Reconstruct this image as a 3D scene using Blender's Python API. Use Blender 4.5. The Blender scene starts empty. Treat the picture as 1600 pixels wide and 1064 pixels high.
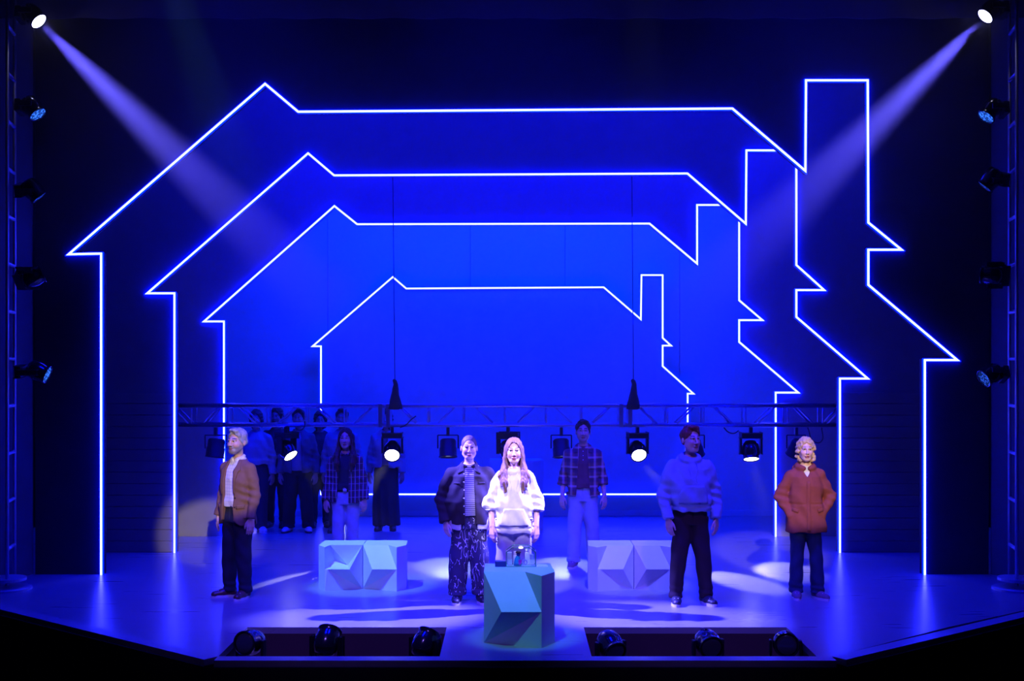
import bpy, bmesh, math, random
import numpy as np
from mathutils import Vector, Matrix
random.seed(7); np.random.seed(7)
SC = bpy.context.scene
COL = SC.collection
# ------------------------------------------------------------------ camera
FPX, HOR, CAMH = 1900.0, 565.0, 2.5           # focal length in px (1600 wide), horizon row, eye height above the stage
cam_d = bpy.data.cameras.new('camera'); cam = bpy.data.objects.new('camera', cam_d); COL.objects.link(cam)
cam_d.sensor_width = 36.0; cam_d.lens = FPX*36.0/1600.0; cam_d.shift_y = (HOR-532.0)/1600.0
cam.location = (0, 0, CAMH); cam.rotation_euler = (math.pi/2, 0, 0); cam_d.clip_end = 200
SC.camera = cam
SC.view_settings.view_transform = 'Standard'; SC.view_settings.look = 'None'
SC.view_settings.exposure = 0.0; SC.view_settings.gamma = 1.0; SC.view_settings.use_curve_mapping = False
def at(px, py, y): return Vector(((px-800)/FPX*y, y, CAMH-(py-HOR)*y/FPX))
def fl(px, py, z=0.0):
    y = FPX*(CAMH-z)/(py-HOR); return Vector(((px-800)/FPX*y, y, z))
# ------------------------------------------------------------------ world: dark hall filled with thin stage haze
w = bpy.data.worlds.new('hall'); SC.world = w; w.use_nodes = True
nt = w.node_tree; nt.nodes.clear()
wo = nt.nodes.new('ShaderNodeOutputWorld'); bg = nt.nodes.new('ShaderNodeBackground')
bg.inputs['Color'].default_value = (0.01, 0.01, 0.2, 1); bg.inputs['Strength'].default_value = 0.004
vs = nt.nodes.new("ShaderNodeVolumeScatter"); HAZE = 0.011
vs.inputs['Density'].default_value = HAZE; vs.inputs["Anisotropy"].default_value = 0.55
vs.inputs['Color'].default_value = (1, 1, 1, 1)
gp = nt.nodes.new('ShaderNodeNewGeometry'); sp = nt.nodes.new('ShaderNodeSeparateXYZ'); nt.links.new(gp.outputs['Position'], sp.inputs[0])
mr = nt.nodes.new('ShaderNodeMapRange'); mr.interpolation_type = 'SMOOTHSTEP'      # the haze hangs in a layer above the actors' heads
mr.inputs[1].default_value = 2.8; mr.inputs[2].default_value = 5.6; mr.inputs[3].default_value = 0.0035; mr.inputs[4].default_value = 0.021
my = nt.nodes.new('ShaderNodeMapRange'); my.inputs[1].default_value = 10.8; my.inputs[2].default_value = 12.4; nt.links.new(sp.outputs['Y'], my.inputs[0])   # and stays over the stage
mm = nt.nodes.new('ShaderNodeMath'); mm.operation = 'MULTIPLY'; nt.links.new(mr.outputs[0], mm.inputs[0]); nt.links.new(my.outputs[0], mm.inputs[1])
nt.links.new(sp.outputs['Z'], mr.inputs[0]); nt.links.new(mm.outputs[0], vs.inputs['Density'])
w.cycles.volume_step_size = 1.5; SC.cycles.volume_max_steps = 12; w.cycles.volume_sampling = 'EQUIANGULAR'
nt.links.new(bg.outputs[0], wo.inputs['Surface']); nt.links.new(vs.outputs[0], wo.inputs['Volume'])
# ------------------------------------------------------------------ stage lighting that hangs out of view
def spot(name, loc, target, col, power, angle, blend=0.5, size=0.08, parent=None):
    d = bpy.data.lights.new(name, 'SPOT'); d.color = col; d.energy = power
    d.spot_size = math.radians(angle); d.spot_blend = blend; d.shadow_soft_size = size
    o = bpy.data.objects.new(name, d); COL.objects.link(o); o.location = loc
    o.rotation_euler = (Vector(target)-Vector(loc)).to_track_quat('-Z', 'Y').to_euler()
    if parent: 
        o.parent = parent; o.matrix_parent_inverse = parent.matrix_world.inverted()
    return o
def area(name, loc, target, col, power, sx, sy):
    d = bpy.data.lights.new(name, 'AREA'); d.shape = 'RECTANGLE'; d.size = sx; d.size_y = sy; d.color = col; d.energy = power
    o = bpy.data.objects.new(name, d); COL.objects.link(o); o.location = loc
    o.rotation_euler = (Vector(target)-Vector(loc)).to_track_quat('-Z', 'Y').to_euler()
    return o
BLUE = (0.0, 0.001, 1.0); LAV = (0.20, 0.10, 1.0); CYAN = (0.0, 0.014, 1.0)
# overhead batten wash in each bay
area('batten_bay', (0, 14.75, 6.6), (0, 15.9, 2.4), BLUE, 300, 8, 0.3)
area('batten_bay', (0, 16.3, 6.2), (0, 17.6, 2.2), BLUE, 320, 8, 0.3)
area('batten_bay', (0, 17.75, 5.6), (0, 19.6, 1.6), CYAN, 680, 7, 0.3)
# top wash on the acting area
for x in (-3.0, 0, 3.0):
    spot('wash', (x, 10.6, 8.0), (x*0.8, 13.4, 0), BLUE, 4200, 58, 1.0, 0.15)
for x in (-2.4, 2.4):
    spot('front_wash', (x, 4.5, 8.8), (x*0.6, 12.8, 0.6), LAV, 3000, 30, 1.0, 0.12)
# pale specials on the seats and the plinth
spot('special', (-3.6, 11.0, 7.5), (-1.65, 13.5, 0.3), (0.25, 0.62, 1.0), 2600, 11, 0.5, 0.06)
spot('special', (1.2, 10.6, 7.8), (1.33, 13.5, 0.3), (0.35, 0.42, 1.0), 1800, 10, 0.5, 0.06)
spot('special', (-1.0, 8.2, 8.0), (0.05, 10.9, 0.4), (0.12, 0.60, 0.75), 1500, 8, 0.5, 0.06)
# followed keys on the performers
spot('key', (1.15, -1.0, 6.6), (-2.98, 12.8, 1.45), (1.0, 0.80, 0.50), 6800, 4.6, 0.35, 0.05)
spot('key', (1.85, 0.0, 6.9), (3.08, 12.8, 1.36), (1.0, 0.78, 0.55), 6800, 5.2, 0.4, 0.05)
spot('key', (-0.6, 4.0, 8.6), (0.03, 12.2, 1.34), (0.95, 0.86, 1.0), 6200, 5.4, 0.5, 0.05)
# ------------------------------------------------------------------ helpers
def tag(o, label, cat, group=None):
    o['label'] = label; o['category'] = cat
    if group: o['group'] = group
    return o
def struct(o, label=None, cat=None):
    o['kind'] = 'structure'
    if label: o['label'] = label
    if cat: o['category'] = cat
    return o
def link(name, me, m=None, parent=None, smooth=False):
    o = bpy.data.objects.new(name, me); COL.objects.link(o)
    if m is not None and not me.materials: me.materials.append(m)
    if parent is not None: o.parent = parent
    if smooth:
        me.polygons.foreach_set('use_smooth', [True]*len(me.polygons))
    return o
def bmobj(name, bm, m=None, parent=None, smooth=False):
    bmesh.ops.recalc_face_normals(bm, faces=bm.faces)
    me = bpy.data.meshes.new(name); bm.to_mesh(me); bm.free()
    return link(name, me, m, parent, smooth)
def empty(name, loc=(0, 0, 0), rz=0):
    o = bpy.data.objects.new(name, None); COL.objects.link(o); o.location = loc; o.rotation_euler = (0, 0, rz)
    o.empty_display_size = 0.1
    bpy.context.view_layer.update() if False else None
    o.matrix_world = Matrix.Translation(Vector(loc)) @ Matrix.Rotation(rz, 4, 'Z')
    return o
def b_box(bm, lo, hi, mtx=None):
    r = bmesh.ops.create_cube(bm, size=1.0)['verts']
    c = [(lo[i]+hi[i])/2 for i in range(3)]; s = [hi[i]-lo[i] for i in range(3)]
    for v in r:
        v.co = Vector((v.co.x*s[0]+c[0], v.co.y*s[1]+c[1], v.co.z*s[2]+c[2]))
        if mtx is not None: v.co = mtx @ v.co
    return r
def bevel(bm, w, seg=1):
    bmesh.ops.bevel(bm, geom=list(bm.edges), offset=w, segments=seg, affect='EDGES', profile=0.6)
def b_tube(bm, a, b, r, n=10, r2=None, caps=True):
    a = Vector(a); b = Vector(b); d = b-a; L = d.length
    q = d.to_track_quat('Z', 'Y').to_matrix().to_4x4(); q.translation = a
    r2 = r if r2 is None else r2
    ring = []
    for z, rr in ((0, r), (L, r2)):
        ring.append([bm.verts.new(q @ Vector((rr*math.cos(2*math.pi*i/n), rr*math.sin(2*math.pi*i/n), z))) for i in range(n)])
    for i in range(n): bm.faces.new((ring[0][i], ring[0][(i+1) % n], ring[1][(i+1) % n], ring[1][i]))
    if caps: bm.faces.new(ring[0][::-1]); bm.faces.new(ring[1])
def b_path(bm, pts, r, n=6):
    for i in range(len(pts)-1): b_tube(bm, pts[i], pts[i+1], r, n)
def b_lathe(bm, prof, n=20, mtx=None, capa=True, capb=True):
    rings = []
    for (r, z) in prof:
        vs_ = [Vector((r*math.cos(2*math.pi*i/n), r*math.sin(2*math.pi*i/n), z)) for i in range(n)]
        rings.append([bm.verts.new(mtx @ v if mtx is not None else v) for v in vs_])
    for a, b in zip(rings, rings[1:]):
        for i in range(n): bm.faces.new((a[i], a[(i+1) % n], b[(i+1) % n], b[i]))
    if capa: bm.faces.new(rings[0][::-1])
    if capb: bm.faces.new(rings[-1])
def b_prism(bm, poly, y0, y1):
    """polygon in x,z extruded along y"""
    a = [bm.verts.new((p[0], y0, p[1])) for p in poly]; b = [bm.verts.new((p[0], y1, p[1])) for p in poly]
    n = len(poly); bm.faces.new(a); bm.faces.new(b[::-1])
    for i in range(n): bm.faces.new((a[i], b[i], b[(i+1) % n], a[(i+1) % n]))
def b_slab(bm, poly, z0, z1):
    """polygon in x,y extruded along z"""
    a = [bm.verts.new((p[0], p[1], z0)) for p in poly]; b = [bm.verts.new((p[0], p[1], z1)) for p in poly]
    n = len(poly); bm.faces.new(a[::-1]); bm.faces.new(b)
    for i in range(n): bm.faces.new((a[i], a[(i+1) % n], b[(i+1) % n], b[i]))
# ------------------------------------------------------------------ materials
def mat(name, col, rough=0.6, metal=0.0, noise=None, bump=0.0, bscale=60.0, spec=0.5, coat=0.0):
    m = bpy.data.materials.new(name); m.use_nodes = True; t = m.node_tree; n = t.nodes; b = n['Principled BSDF']
    c4 = (*col, 1) if len(col) == 3 else col
    b.inputs['Base Color'].default_value = c4; b.inputs['Roughness'].default_value = rough
    b.inputs['Metallic'].default_value = metal; b.inputs['Specular IOR Level'].default_value = spec
    b.inputs['Coat Weight'].default_value = coat
    tc = n.new('ShaderNodeTexCoord')
    if noise:
        sc_, amt = noise
        nz = n.new('ShaderNodeTexNoise'); nz.inputs['Scale'].default_value = sc_; nz.inputs['Detail'].default_value = 4
        t.links.new(tc.outputs['Object'], nz.inputs['Vector'])
        mx = n.new('ShaderNodeMix'); mx.data_type = 'RGBA'
        mx.inputs[6].default_value = tuple(x*(1-amt) for x in c4[:3])+(1,); mx.inputs[7].default_value = tuple(min(1, x*(1+amt)) for x in c4[:3])+(1,)
        t.links.new(nz.outputs['Fac'], mx.inputs[0]); t.links.new(mx.outputs[2], b.inputs['Base Color'])
    if bump:
        nb = n.new('ShaderNodeTexNoise'); nb.inputs['Scale'].default_value = bscale; nb.inputs['Detail'].default_value = 3
        t.links.new(tc.outputs['Object'], nb.inputs['Vector'])
        bp = n.new('ShaderNodeBump'); bp.inputs['Strength'].default_value = bump; bp.inputs['Distance'].default_value = 0.01
        t.links.new(nb.outputs['Fac'], bp.inputs['Height']); t.links.new(bp.outputs[0], b.inputs['Normal'])
    return m
def emit(name, col, s):
    m = bpy.data.materials.new(name); m.use_nodes = True; t = m.node_tree; t.nodes.clear()
    o = t.nodes.new('ShaderNodeOutputMaterial'); e = t.nodes.new('ShaderNodeEmission')
    e.inputs[0].default_value = (*col, 1); e.inputs[1].default_value = s; t.links.new(e.outputs[0], o.inputs[0])
    return m
def mnode(t, op, a, b=None):
    q = t.nodes.new('ShaderNodeMath'); q.operation = op
    for i, v in enumerate((a, b)):
        if v is None: continue
        if isinstance(v, (int, float)): q.inputs[i].default_value = v
        else: t.links.new(v, q.inputs[i])
    return q.outputs[0]
def pattern_mat(name, base, lines, rough=0.85):
    """lines: list of (axis 'X'/'Z'/'Y', period m, duty, offset, colour, opacity) woven over the base colour"""
    m = mat(name, base, rough, bump=0.25, bscale=220); t = m.node_tree; b = t.nodes['Principled BSDF']
    tc = t.nodes.new('ShaderNodeTexCoord'); sx = t.nodes.new('ShaderNodeSeparateXYZ'); t.links.new(tc.outputs['Object'], sx.inputs[0])
    cur = None
    for (ax, per, duty, off, col, op) in lines:
        f = mnode(t, 'FRACT', mnode(t, 'ADD', mnode(t, 'DIVIDE', sx.outputs[ax], per), off+50))
        g = mnode(t, 'MULTIPLY', mnode(t, 'LESS_THAN', f, duty), op)
        mx = t.nodes.new('ShaderNodeMix'); mx.data_type = 'RGBA'; t.links.new(g, mx.inputs[0]); mx.inputs[7].default_value = (*col, 1)
        if cur is None: mx.inputs[6].default_value = (*base, 1)
        else: t.links.new(cur, mx.inputs[6])
        cur = mx.outputs[2]
    t.links.new(cur, b.inputs['Base Color'])
    return m
LEDC = (0.020, 0.023, 1.0)
M = dict(
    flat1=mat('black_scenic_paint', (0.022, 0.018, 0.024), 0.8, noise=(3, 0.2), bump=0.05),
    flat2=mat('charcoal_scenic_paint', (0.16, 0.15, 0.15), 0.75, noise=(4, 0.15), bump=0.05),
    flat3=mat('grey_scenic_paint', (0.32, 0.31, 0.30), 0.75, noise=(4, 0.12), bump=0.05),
    back=mat('pale_scenic_paint', (0.62, 0.62, 0.62), 0.8, noise=(2.5, 0.06), bump=0.03),
    panel=mat('pale_house_paint', (0.50, 0.50, 0.50), 0.8, noise=(5, 0.12), bump=0.03),
    led=emit('led_neon', (0.0, 0.002, 1.0), 42.0), core=emit('led_core', (0.034, 0.038, 1.0), 40.0), backled=emit('led_blue', (0.0, 0.03, 1.0), 5.0),
    wing=mat('wing_paint', (0.06, 0.06, 0.07), 0.8, noise=(3, 0.2)),
    black=mat('black_metal', (0.012, 0.012, 0.014), 0.45, 0.2, bump=0.05),
    gloss=mat('black_gloss', (0.012, 0.012, 0.013), 0.18, 0.0, coat=0.5),
    alu=mat('brushed_aluminium', (0.55, 0.55, 0.58), 0.28, 0.9, noise=(30, 0.1), bump=0.05),
    tower=mat('tower_aluminium', (0.55, 0.55, 0.58), 0.45, 0.6, noise=(30, 0.1)),
    trough=mat('maroon_trough_paint', (0.05, 0.018, 0.022), 0.7, noise=(5, 0.25)),
    lip=mat('stage_lip_paint', (0.30, 0.28, 0.32), 0.4, noise=(8, 0.2)),
    dark=mat('hall_black', (0.01, 0.01, 0.012), 0.9),
    cable=mat('black_cable', (0.01, 0.01, 0.01), 0.6),
    lens_on=emit('hot_lens', (1.0, 0.97, 0.82), 12.0),
    lens_hot=emit('hot_lens_blue', (0.62, 0.60, 1.0), 14.0),
    lens_off=mat('dark_lens', (0.05, 0.05, 0.07), 0.12, 0.0, coat=1.0),
)
def led_cells(name, col, s, dim):
    m = emit(name, col, s); t = m.node_tree; e = [q for q in t.nodes if q.type == 'EMISSION'][0]
    tc = t.nodes.new('ShaderNodeTexCoord'); v = t.nodes.new('ShaderNodeTexVoronoi'); v.inputs['Scale'].default_value = 38
    t.links.new(tc.outputs['Object'], v.inputs['Vector'])
    k = mnode(t, 'ADD', mnode(t, 'MULTIPLY', mnode(t, 'LESS_THAN', v.outputs['Distance'], 0.42), s), dim)
    t.links.new(k, e.inputs[1]); return m
M['lens_cells'] = led_cells('led_cells', (0.03, 0.16, 1.0), 1.6, 0.35)
M['lens_cells_dim'] = led_cells('led_cells_dim', (0.03, 0.12, 1.0), 0.7, 0.12)
# floor: dark painted hardboard with a satin sheen and sheet joints
def floor_mat():
    m = mat('stage_floor_paint', (0.24, 0.24, 0.26), 0.3, noise=(1.3, 0.18), spec=0.6); t = m.node_tree; b = t.nodes['Principled BSDF']
    tc = t.nodes.new('ShaderNodeTexCoord'); mp = t.nodes.new('ShaderNodeMapping'); mp.inputs['Scale'].default_value = (0.5, 5.0, 1)
    t.links.new(tc.outputs['Object'], mp.inputs[0])
    nz = t.nodes.new('ShaderNodeTexNoise'); nz.inputs['Scale'].default_value = 2.0; nz.inputs['Detail'].default_value = 5; t.links.new(mp.outputs[0], nz.inputs['Vector'])
    r = t.nodes.new('ShaderNodeMapRange'); r.inputs[1].default_value = 0.3; r.inputs[2].default_value = 0.7; r.inputs[3].default_value = 0.27; r.inputs[4].default_value = 0.31
    t.links.new(nz.outputs['Fac'], r.inputs[0]); t.links.new(r.outputs[0], b.inputs['Roughness'])
    br = t.nodes.new('ShaderNodeTexBrick'); br.inputs['Scale'].default_value = 1.0; br.inputs['Mortar Size'].default_value = 0.004
    br.inputs['Brick Width'].default_value = 2.4; br.inputs['Row Height'].default_value = 1.2
    t.links.new(tc.outputs['Object'], br.inputs['Vector'])
    bp = t.nodes.new('ShaderNodeBump'); bp.inputs['Strength'].default_value = 0.06; bp.inputs['Distance'].default_value = 0.003; bp.invert = True
    t.links.new(br.outputs['Fac'], bp.inputs['Height']); t.links.new(bp.outputs[0], b.inputs['Normal'])
    return m
M['floor'] = floor_mat()
# ------------------------------------------------------------------ stage floor with two lamp troughs
YT, YF = 11.446, 10.30
XL = -3.92; XR = 4.10
bm = bmesh.new()
b_slab(bm, [(XL, YT), (XR, YT), (7.2, 13.75), (7.2, 20.2), (-7.2, 20.2), (-7.2, 14.07)], -0.06, 0)
b_slab(bm, [(XL, YT), (-2.49, YF), (-2.49, YT)], -0.06, 0)
b_slab(bm, [(-0.614, YF), (0.675, YF), (0.675, YT), (-0.614, YT)], -0.06, 0)
b_slab(bm, [(2.584, YF), (2.71, YF), (XR, YT), (2.584, YT)], -0.06, 0)
struct(bmobj('floor', bm, M['floor']), 'satin dark stage floor awash with blue light', 'floor')
def trough(x0, x1, lab):
    bm = bmesh.new()
    b_box(bm, (x0-0.02, YF-0.02, -0.52), (x1+0.02, YT+0.02, -0.46))
    b_box(bm, (x0-0.02, YT, -0.46), (x1+0.02, YT+0.03, -0.062))
    b_box(bm, (x0-0.03, YF, -0.46), (x0, YT, -0.062)); b_box(bm, (x1, YF, -0.46), (x1+0.03, YT, -0.062))
    return struct(bmobj('wall_trough', bm, M['trough']), lab, 'trough')
trough(-2.49, -0.614, 'dark maroon lamp trough sunk in the stage front, left of the plinth')
trough(0.675, 2.584, 'dark maroon lamp trough sunk in the stage front, right of the plinth')
# lip along the stage edge, and the black fascia under it
edge = [(-7.2, 14.07), (-2.49, YF), (2.71, YF), (7.2, 13.75)]
def lip(i, lab):
    a, b = Vector((*edge[i], 0)), Vector((*edge[i+1], 0)); d = (b-a).normalized(); nrm = Vector((d.y, -d.x, 0))
    k = 0.145; o0 = nrm*k
    t0 = 0.0; bm = bmesh.new()
    ext = {0: (0, 0.09), 1: (-0.035, 0.035), 2: (0.09, 0)}[i]
    A = a+o0-d*0 ; B = b+o0
    b_slab(bm, [(a.x, a.y), (A.x-d.x*0.0, A.y), (B.x, B.y), (b.x, b.y)], -0.05, 0.004)
    o = struct(bmobj('trim_%d' % (i+1), bm, M['lip']), lab, 'stage edge')
    bm = bmesh.new(); b_slab(bm, [(a.x, a.y), (A.x+nrm.x*0.01, A.y+nrm.y*0.01), (B.x+nrm.x*0.01, B.y+nrm.y*0.01), (b.x, b.y)], -1.2, -0.052)
    bmobj('fascia', bm, M['dark'], o)
lip(0, 'painted lip along the slanting left stage edge'); lip(1, 'painted lip along the straight stage front'); lip(2, 'painted lip along the slanting right stage edge')
bm = bmesh.new(); b_box(bm, (-9, -4, -1.3), (9, 20.5, -1.2))
struct(bmobj('floor_hall', bm, M['dark']), 'black hall floor below the stage front', 'floor')
# the dark hall round the stage
def hall(name, lo, hi, lab):
    bm = bmesh.new(); b_box(bm, lo, hi); return struct(bmobj(name, bm, M['dark']), lab, 'wall')
hall('wall_hall_left', (-9.1, -4, -1.2), (-9, 20.5, 9.5), 'black side wall of the hall, far left'); hall('wall_hall_right', (9, -4, -1.2), (9.1, 20.5, 9.5), 'black side wall of the hall, far right')
hall('wall_hall_rear', (-9, -4.1, -1.2), (9, -4, 9.5), 'black rear wall of the hall, behind the audience'); hall('wall_hall_end', (-9, 20.5, -1.2), (9, 20.6, 9.5), 'black end wall of the building, behind the scenery')
hall('ceiling', (-9, -4, 9.5), (9, 20.5, 9.6), 'black ceiling of the hall')
# wings
def wing(sgn, name, lab):
    bm = bmesh.new(); b_slab(bm, [(sgn*5.63, 14.30), (sgn*6.25, 12.75), (sgn*6.5, 12.8), (sgn*5.9, 14.4)], 0.0, 8.2)
    return struct(bmobj(name, bm, M['wing']), lab, 'wall')
wing(-1, 'wall_left', 'dark wing flat behind the left lighting tower'); wing(1, 'wall_right', 'dark wing flat behind the right lighting tower')
bm = bmesh.new(); n = 120
for i in range(n):
    x0 = -6.1+12.2*i/n; x1 = -6.1+12.2*(i+1)/n; y0 = 13.75+0.03*math.sin(i*0.9); y1 = 13.75+0.03*math.sin((i+1)*0.9)
    f = [bm.verts.new(v) for v in ((x0, y0, 6.38), (x1, y1, 6.38), (x1, y1, 8.2), (x0, y0, 8.2))]; bm.faces.new(f)
bmesh.ops.remove_doubles(bm, verts=bm.verts, dist=1e-4)
bb = bmobj('border_curtain', bm, M['wing'], smooth=True); bb.modifiers.new('thick', 'SOLIDIFY').thickness = 0.012
tag(bb, 'dark pleated border curtain hanging across the top of the stage', 'curtain')
# ------------------------------------------------------------------ house portals with neon outlines
def offset_path(pts, d, closed=False):
    out = []; n = len(pts)
    for i in range(n):
        p = Vector(pts[i])
        a = Vector(pts[i-1]) if (i > 0 or closed) else None
        b = Vector(pts[(i+1) % n]) if (i < n-1 or closed) else None
        ns = []
        if a is not None: e = (p-a).normalized(); ns.append(Vector((-e.y, e.x)))
        if b is not None: e = (b-p).normalized(); ns.append(Vector((-e.y, e.x)))
        if len(ns) == 1: out.append(p+ns[0]*d)
        else:
            m_ = (ns[0]+ns[1]); m_ = m_/max(m_.length, 1e-6); k = max(m_.dot(ns[0]), 0.35); out.append(p+m_*(d/k))
    return out
def strip(name, pts, d0, d1, y0, y1, m, parent, closed=False):
    A = offset_path(pts, d0, closed); B = offset_path(pts, d1, closed); n = len(pts); bm = bmesh.new()
    V = [[bm.verts.new((q.x, y, q.y)) for q in P] for P in (A, B) for y in (y0, y1)]
    rng = range(n if closed else n-1)
    for i in rng:
        j = (i+1) % n
        for a, b in ((0, 1), (1, 3), (3, 2), (2, 0)): bm.faces.new((V[a][i], V[a][j], V[b][j], V[b][i]))
    if not closed:
        for i in (0, n-1): bm.faces.new((V[0][i], V[1][i], V[3][i], V[2][i]))
    return bmobj(name, bm, m, parent)
PORT = {
 1: (FPX*CAMH/(897.5-HOR), [(158, 0), (161, 395), (113, 396), (415, 134), (466, 177), (1143, 172), (1259, 271), (1260, 128), (1353, 128), (1354, 349), (1403, 389), (1354, 389), (1354, 446), (1490, 561), (1442, 561), (1443, 0)]),
 2: (FPX*CAMH/(863-HOR), [(275, 0), (275, 457), (235, 457), (482, 242), (522, 276), (1073, 273), (1166, 353), (1167, 237), (1242, 237), (1242, 415), (1283, 452), (1242, 452), (1242, 496), (1351, 590), (1310, 590), (1310, 0)]),
 3: (FPX*CAMH/(838-HOR), [(352, 0), (352, 501), (323, 501), (523, 324), (558, 352), (1014, 351), (1090, 415), (1090, 322), (1153, 322), (1153, 470), (1187, 499), (1153, 499), (1153, 535), (1243, 612), (1210, 612), (1210, 0)]),
}
def portal(k, m, label, half, top):
    y, px = PORT[k]
    pts = []
    for (a, b) in px:
        q = at(a, b, y) if b else Vector(((a-800)/FPX*y, y, 0.0)); pts.append((q.x, q.z))
    pts[0] = (pts[1][0], 0.0); pts[-1] = (pts[-2][0], 0.0)
    root = empty('house_portal', (0, y, 0)); tag(root, label, 'stage flat', 'nested house-shaped portals')
    bm = bmesh.new()
    b_prism(bm, [(-half, 0.0), (-half, top), (half, top), (half, 0.0)] + pts[::-1], 0, 0.11)
    bmobj('flat', bm, m, root)
    strip('neon_strip', pts, -0.006, 0.029, -0.030, -0.001, M['led'], root)
    strip('neon_core', pts, 0.0, 0.024, -0.033, -0.0305, M['core'], root)
    return root, pts, y
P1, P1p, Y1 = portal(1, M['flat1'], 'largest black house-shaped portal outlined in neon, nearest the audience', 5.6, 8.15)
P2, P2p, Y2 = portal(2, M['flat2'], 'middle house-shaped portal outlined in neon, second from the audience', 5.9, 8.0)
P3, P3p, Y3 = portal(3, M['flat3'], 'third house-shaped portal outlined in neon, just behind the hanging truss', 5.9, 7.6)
# horizontal boards facing the legs of the middle portal
mesh_cache = {}
for sgn, xin in ((-1, P2p[0][0]-0.03), (1, P2p[-1][0]+0.03)):
    xo = sgn*5.6; x0, x1 = sorted((xin, xo)); zt = 2.05
    bm = bmesh.new(); b_box(bm, (x0, -0.012, 0.004), (x1, -0.001, 0.146)); bevel(bm, 0.003)
    me = None
    for i in range(14):
        if me is None:
            o = bmobj('board', bm, M['flat2'], P2); me = o.data
        else: o = link('board', me, None, P2)
        o.location.z = i*0.15
# ------------------------------------------------------------------ back wall, skirting, raised neon house panel
YB = FPX*CAMH/(806-HOR)
wb = struct(empty('wall_back', (0, YB, 0)), 'pale back wall of tall panels glowing blue', 'wall')
cuts = [-6.4] + [(x-800)/FPX*YB for x in (512, 735, 883, 1062)] + [6.4]
for a, b in zip(cuts, cuts[1:]):
    bm = bmesh.new(); b_box(bm, (a+0.004, 0, 0), (b-0.004, 0.06, 6.9)); bevel(bm, 0.002); bmobj('panel', bm, M['back'], wb)
bm = bmesh.new(); b_box(bm, (-6.4, -0.02, 0), (6.4, 0, 0.092)); bevel(bm, 0.003); struct(bmobj('baseboard_back', bm, M['back'])).location.y = YB-0.001
Y4 = YB-0.26
F4 = [(502, 772), (502, 541), (489, 541), (614, 433), (635, 451), (943, 449), (1001, 499), (1002, 430), (1035, 430), (1035, 528), (1048, 540), (1035, 540), (1035, 572), (1083, 615), (1074, 615), (1074, 772)]
pts = [(at(a, b, Y4).x, at(a, b, Y4).z) for a, b in F4]
hp = empty('neon_house', (0, Y4, 0)); tag(hp, 'smallest neon-outlined house panel, solid and raised off the back wall', 'stage flat')
bm = bmesh.new(); b_prism(bm, [tuple(q) for q in offset_path(pts, 0.04, True)], 0, 0.05); bmobj('panel', bm, M['panel'], hp)
strip('neon_strip', pts, -0.017, 0.017, -0.030, -0.001, M['led'], hp, True)
strip('neon_core', pts, -0.012, 0.012, -0.033, -0.0305, M['core'], hp, True)
strip('backlight_strip', pts, -0.03, 0.0, 0.052, 0.066, M['backled'], hp, True)
for x in (-2.4, -0.8, 0.8, 2.2):
    for z in (0.6, 2.3):
        bm = bmesh.new(); b_box(bm, (x-0.03, 0.051, z), (x+0.03, 0.238, z+0.06)); bmobj('standoff', bm, M['black'], hp)
# ------------------------------------------------------------------ hanging box truss
YTR = 16.6; SP = 0.262
tr0 = at(285, 633.5, YTR); zt = tr0.z; zb = zt-SP
X0, X1 = (268-800)/FPX*YTR, (1322-800)/FPX*YTR
truss = empty('box_truss', (0, YTR, zb-0.03)); tag(truss, 'silver box truss hung low across the stage with lamps under it', 'truss')
RC = 0.026; zo = zb-0.03
for yy in (-SP/2, SP/2):
    for zz in (0.03, 0.03+SP):
        bm = bmesh.new(); b_tube(bm, (X0, yy, zz), (X1, yy, zz), RC, 12); bmobj('chord', bm, M['alu'], truss, True)
vx = [303, 360, 420, 480, 540, 596, 608, 670, 725, 789, 853, 908, 969, 983, 1041, 1097, 1162, 1227, 1282]
bm = bmesh.new(); b_tube(bm, (0, 0, 0.03), (0, 0, 0.03+SP), 0.012, 8)
vme = None; dme = {}
wx = [(v-800)/FPX*YTR for v in vx]
for yy in (-SP/2, SP/2):
    for i, x in enumerate(wx):
        if i in (5, 6, 12, 13): continue
        if vme is None: o = bmobj('upright', bm, M['alu'], truss, True); vme = o.data
        else: o = link('upright', vme, None, truss)
        o.location = (x, yy, 0)
    bays = [(X0, wx[0])] + [(a, b) for a, b in zip(wx, wx[1:]) if b-a > 0.2] + [(wx[-1], X1)]
    for i, (a, b) in enumerate(bays):
        up = i % 2 == 1; L = 0.25; c = (a+b)/2
        if up not in dme:
            bm2 = bmesh.new(); s = 1 if up else -1
            b_tube(bm2, (-s*L/2, 0, 0.035), (s*L/2, 0, 0.025+SP), 0.013, 8); o = bmobj('diagonal_brace', bm2, M['alu'], truss, True); dme[up] = o.data
        else: o = link('diagonal_brace', dme[up], None, truss)
        o.location = (c, yy, 0)
bm = bmesh.new(); b_tube(bm, (0, -SP/2, 0), (0, SP/2, 0), 0.012, 8); cme = None
for i, x in enumerate(wx):
    for zz in (0.03, 0.03+SP):
        if cme is None: o = bmobj('cross_bar', bm, M['alu'], truss, True); cme = o.data
        else: o = link('cross_bar', cme, None, truss)
        o.location = (x, 0, zz)
bm = bmesh.new(); b_box(bm, (-0.028, -SP/2-0.03, 0.0), (0.028, SP/2+0.03, 0.06+SP)); pme = None
for x in ((596-800), (608-800), (969-800), (983-800)):
    if pme is None:
        bevel(bm, 0.004); o = bmobj('end_plate', bm, M['alu'], truss); pme = o.data
    else: o = link('end_plate', pme, None, truss)
    o.location = (x/FPX*YTR, 0, 0)
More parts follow.
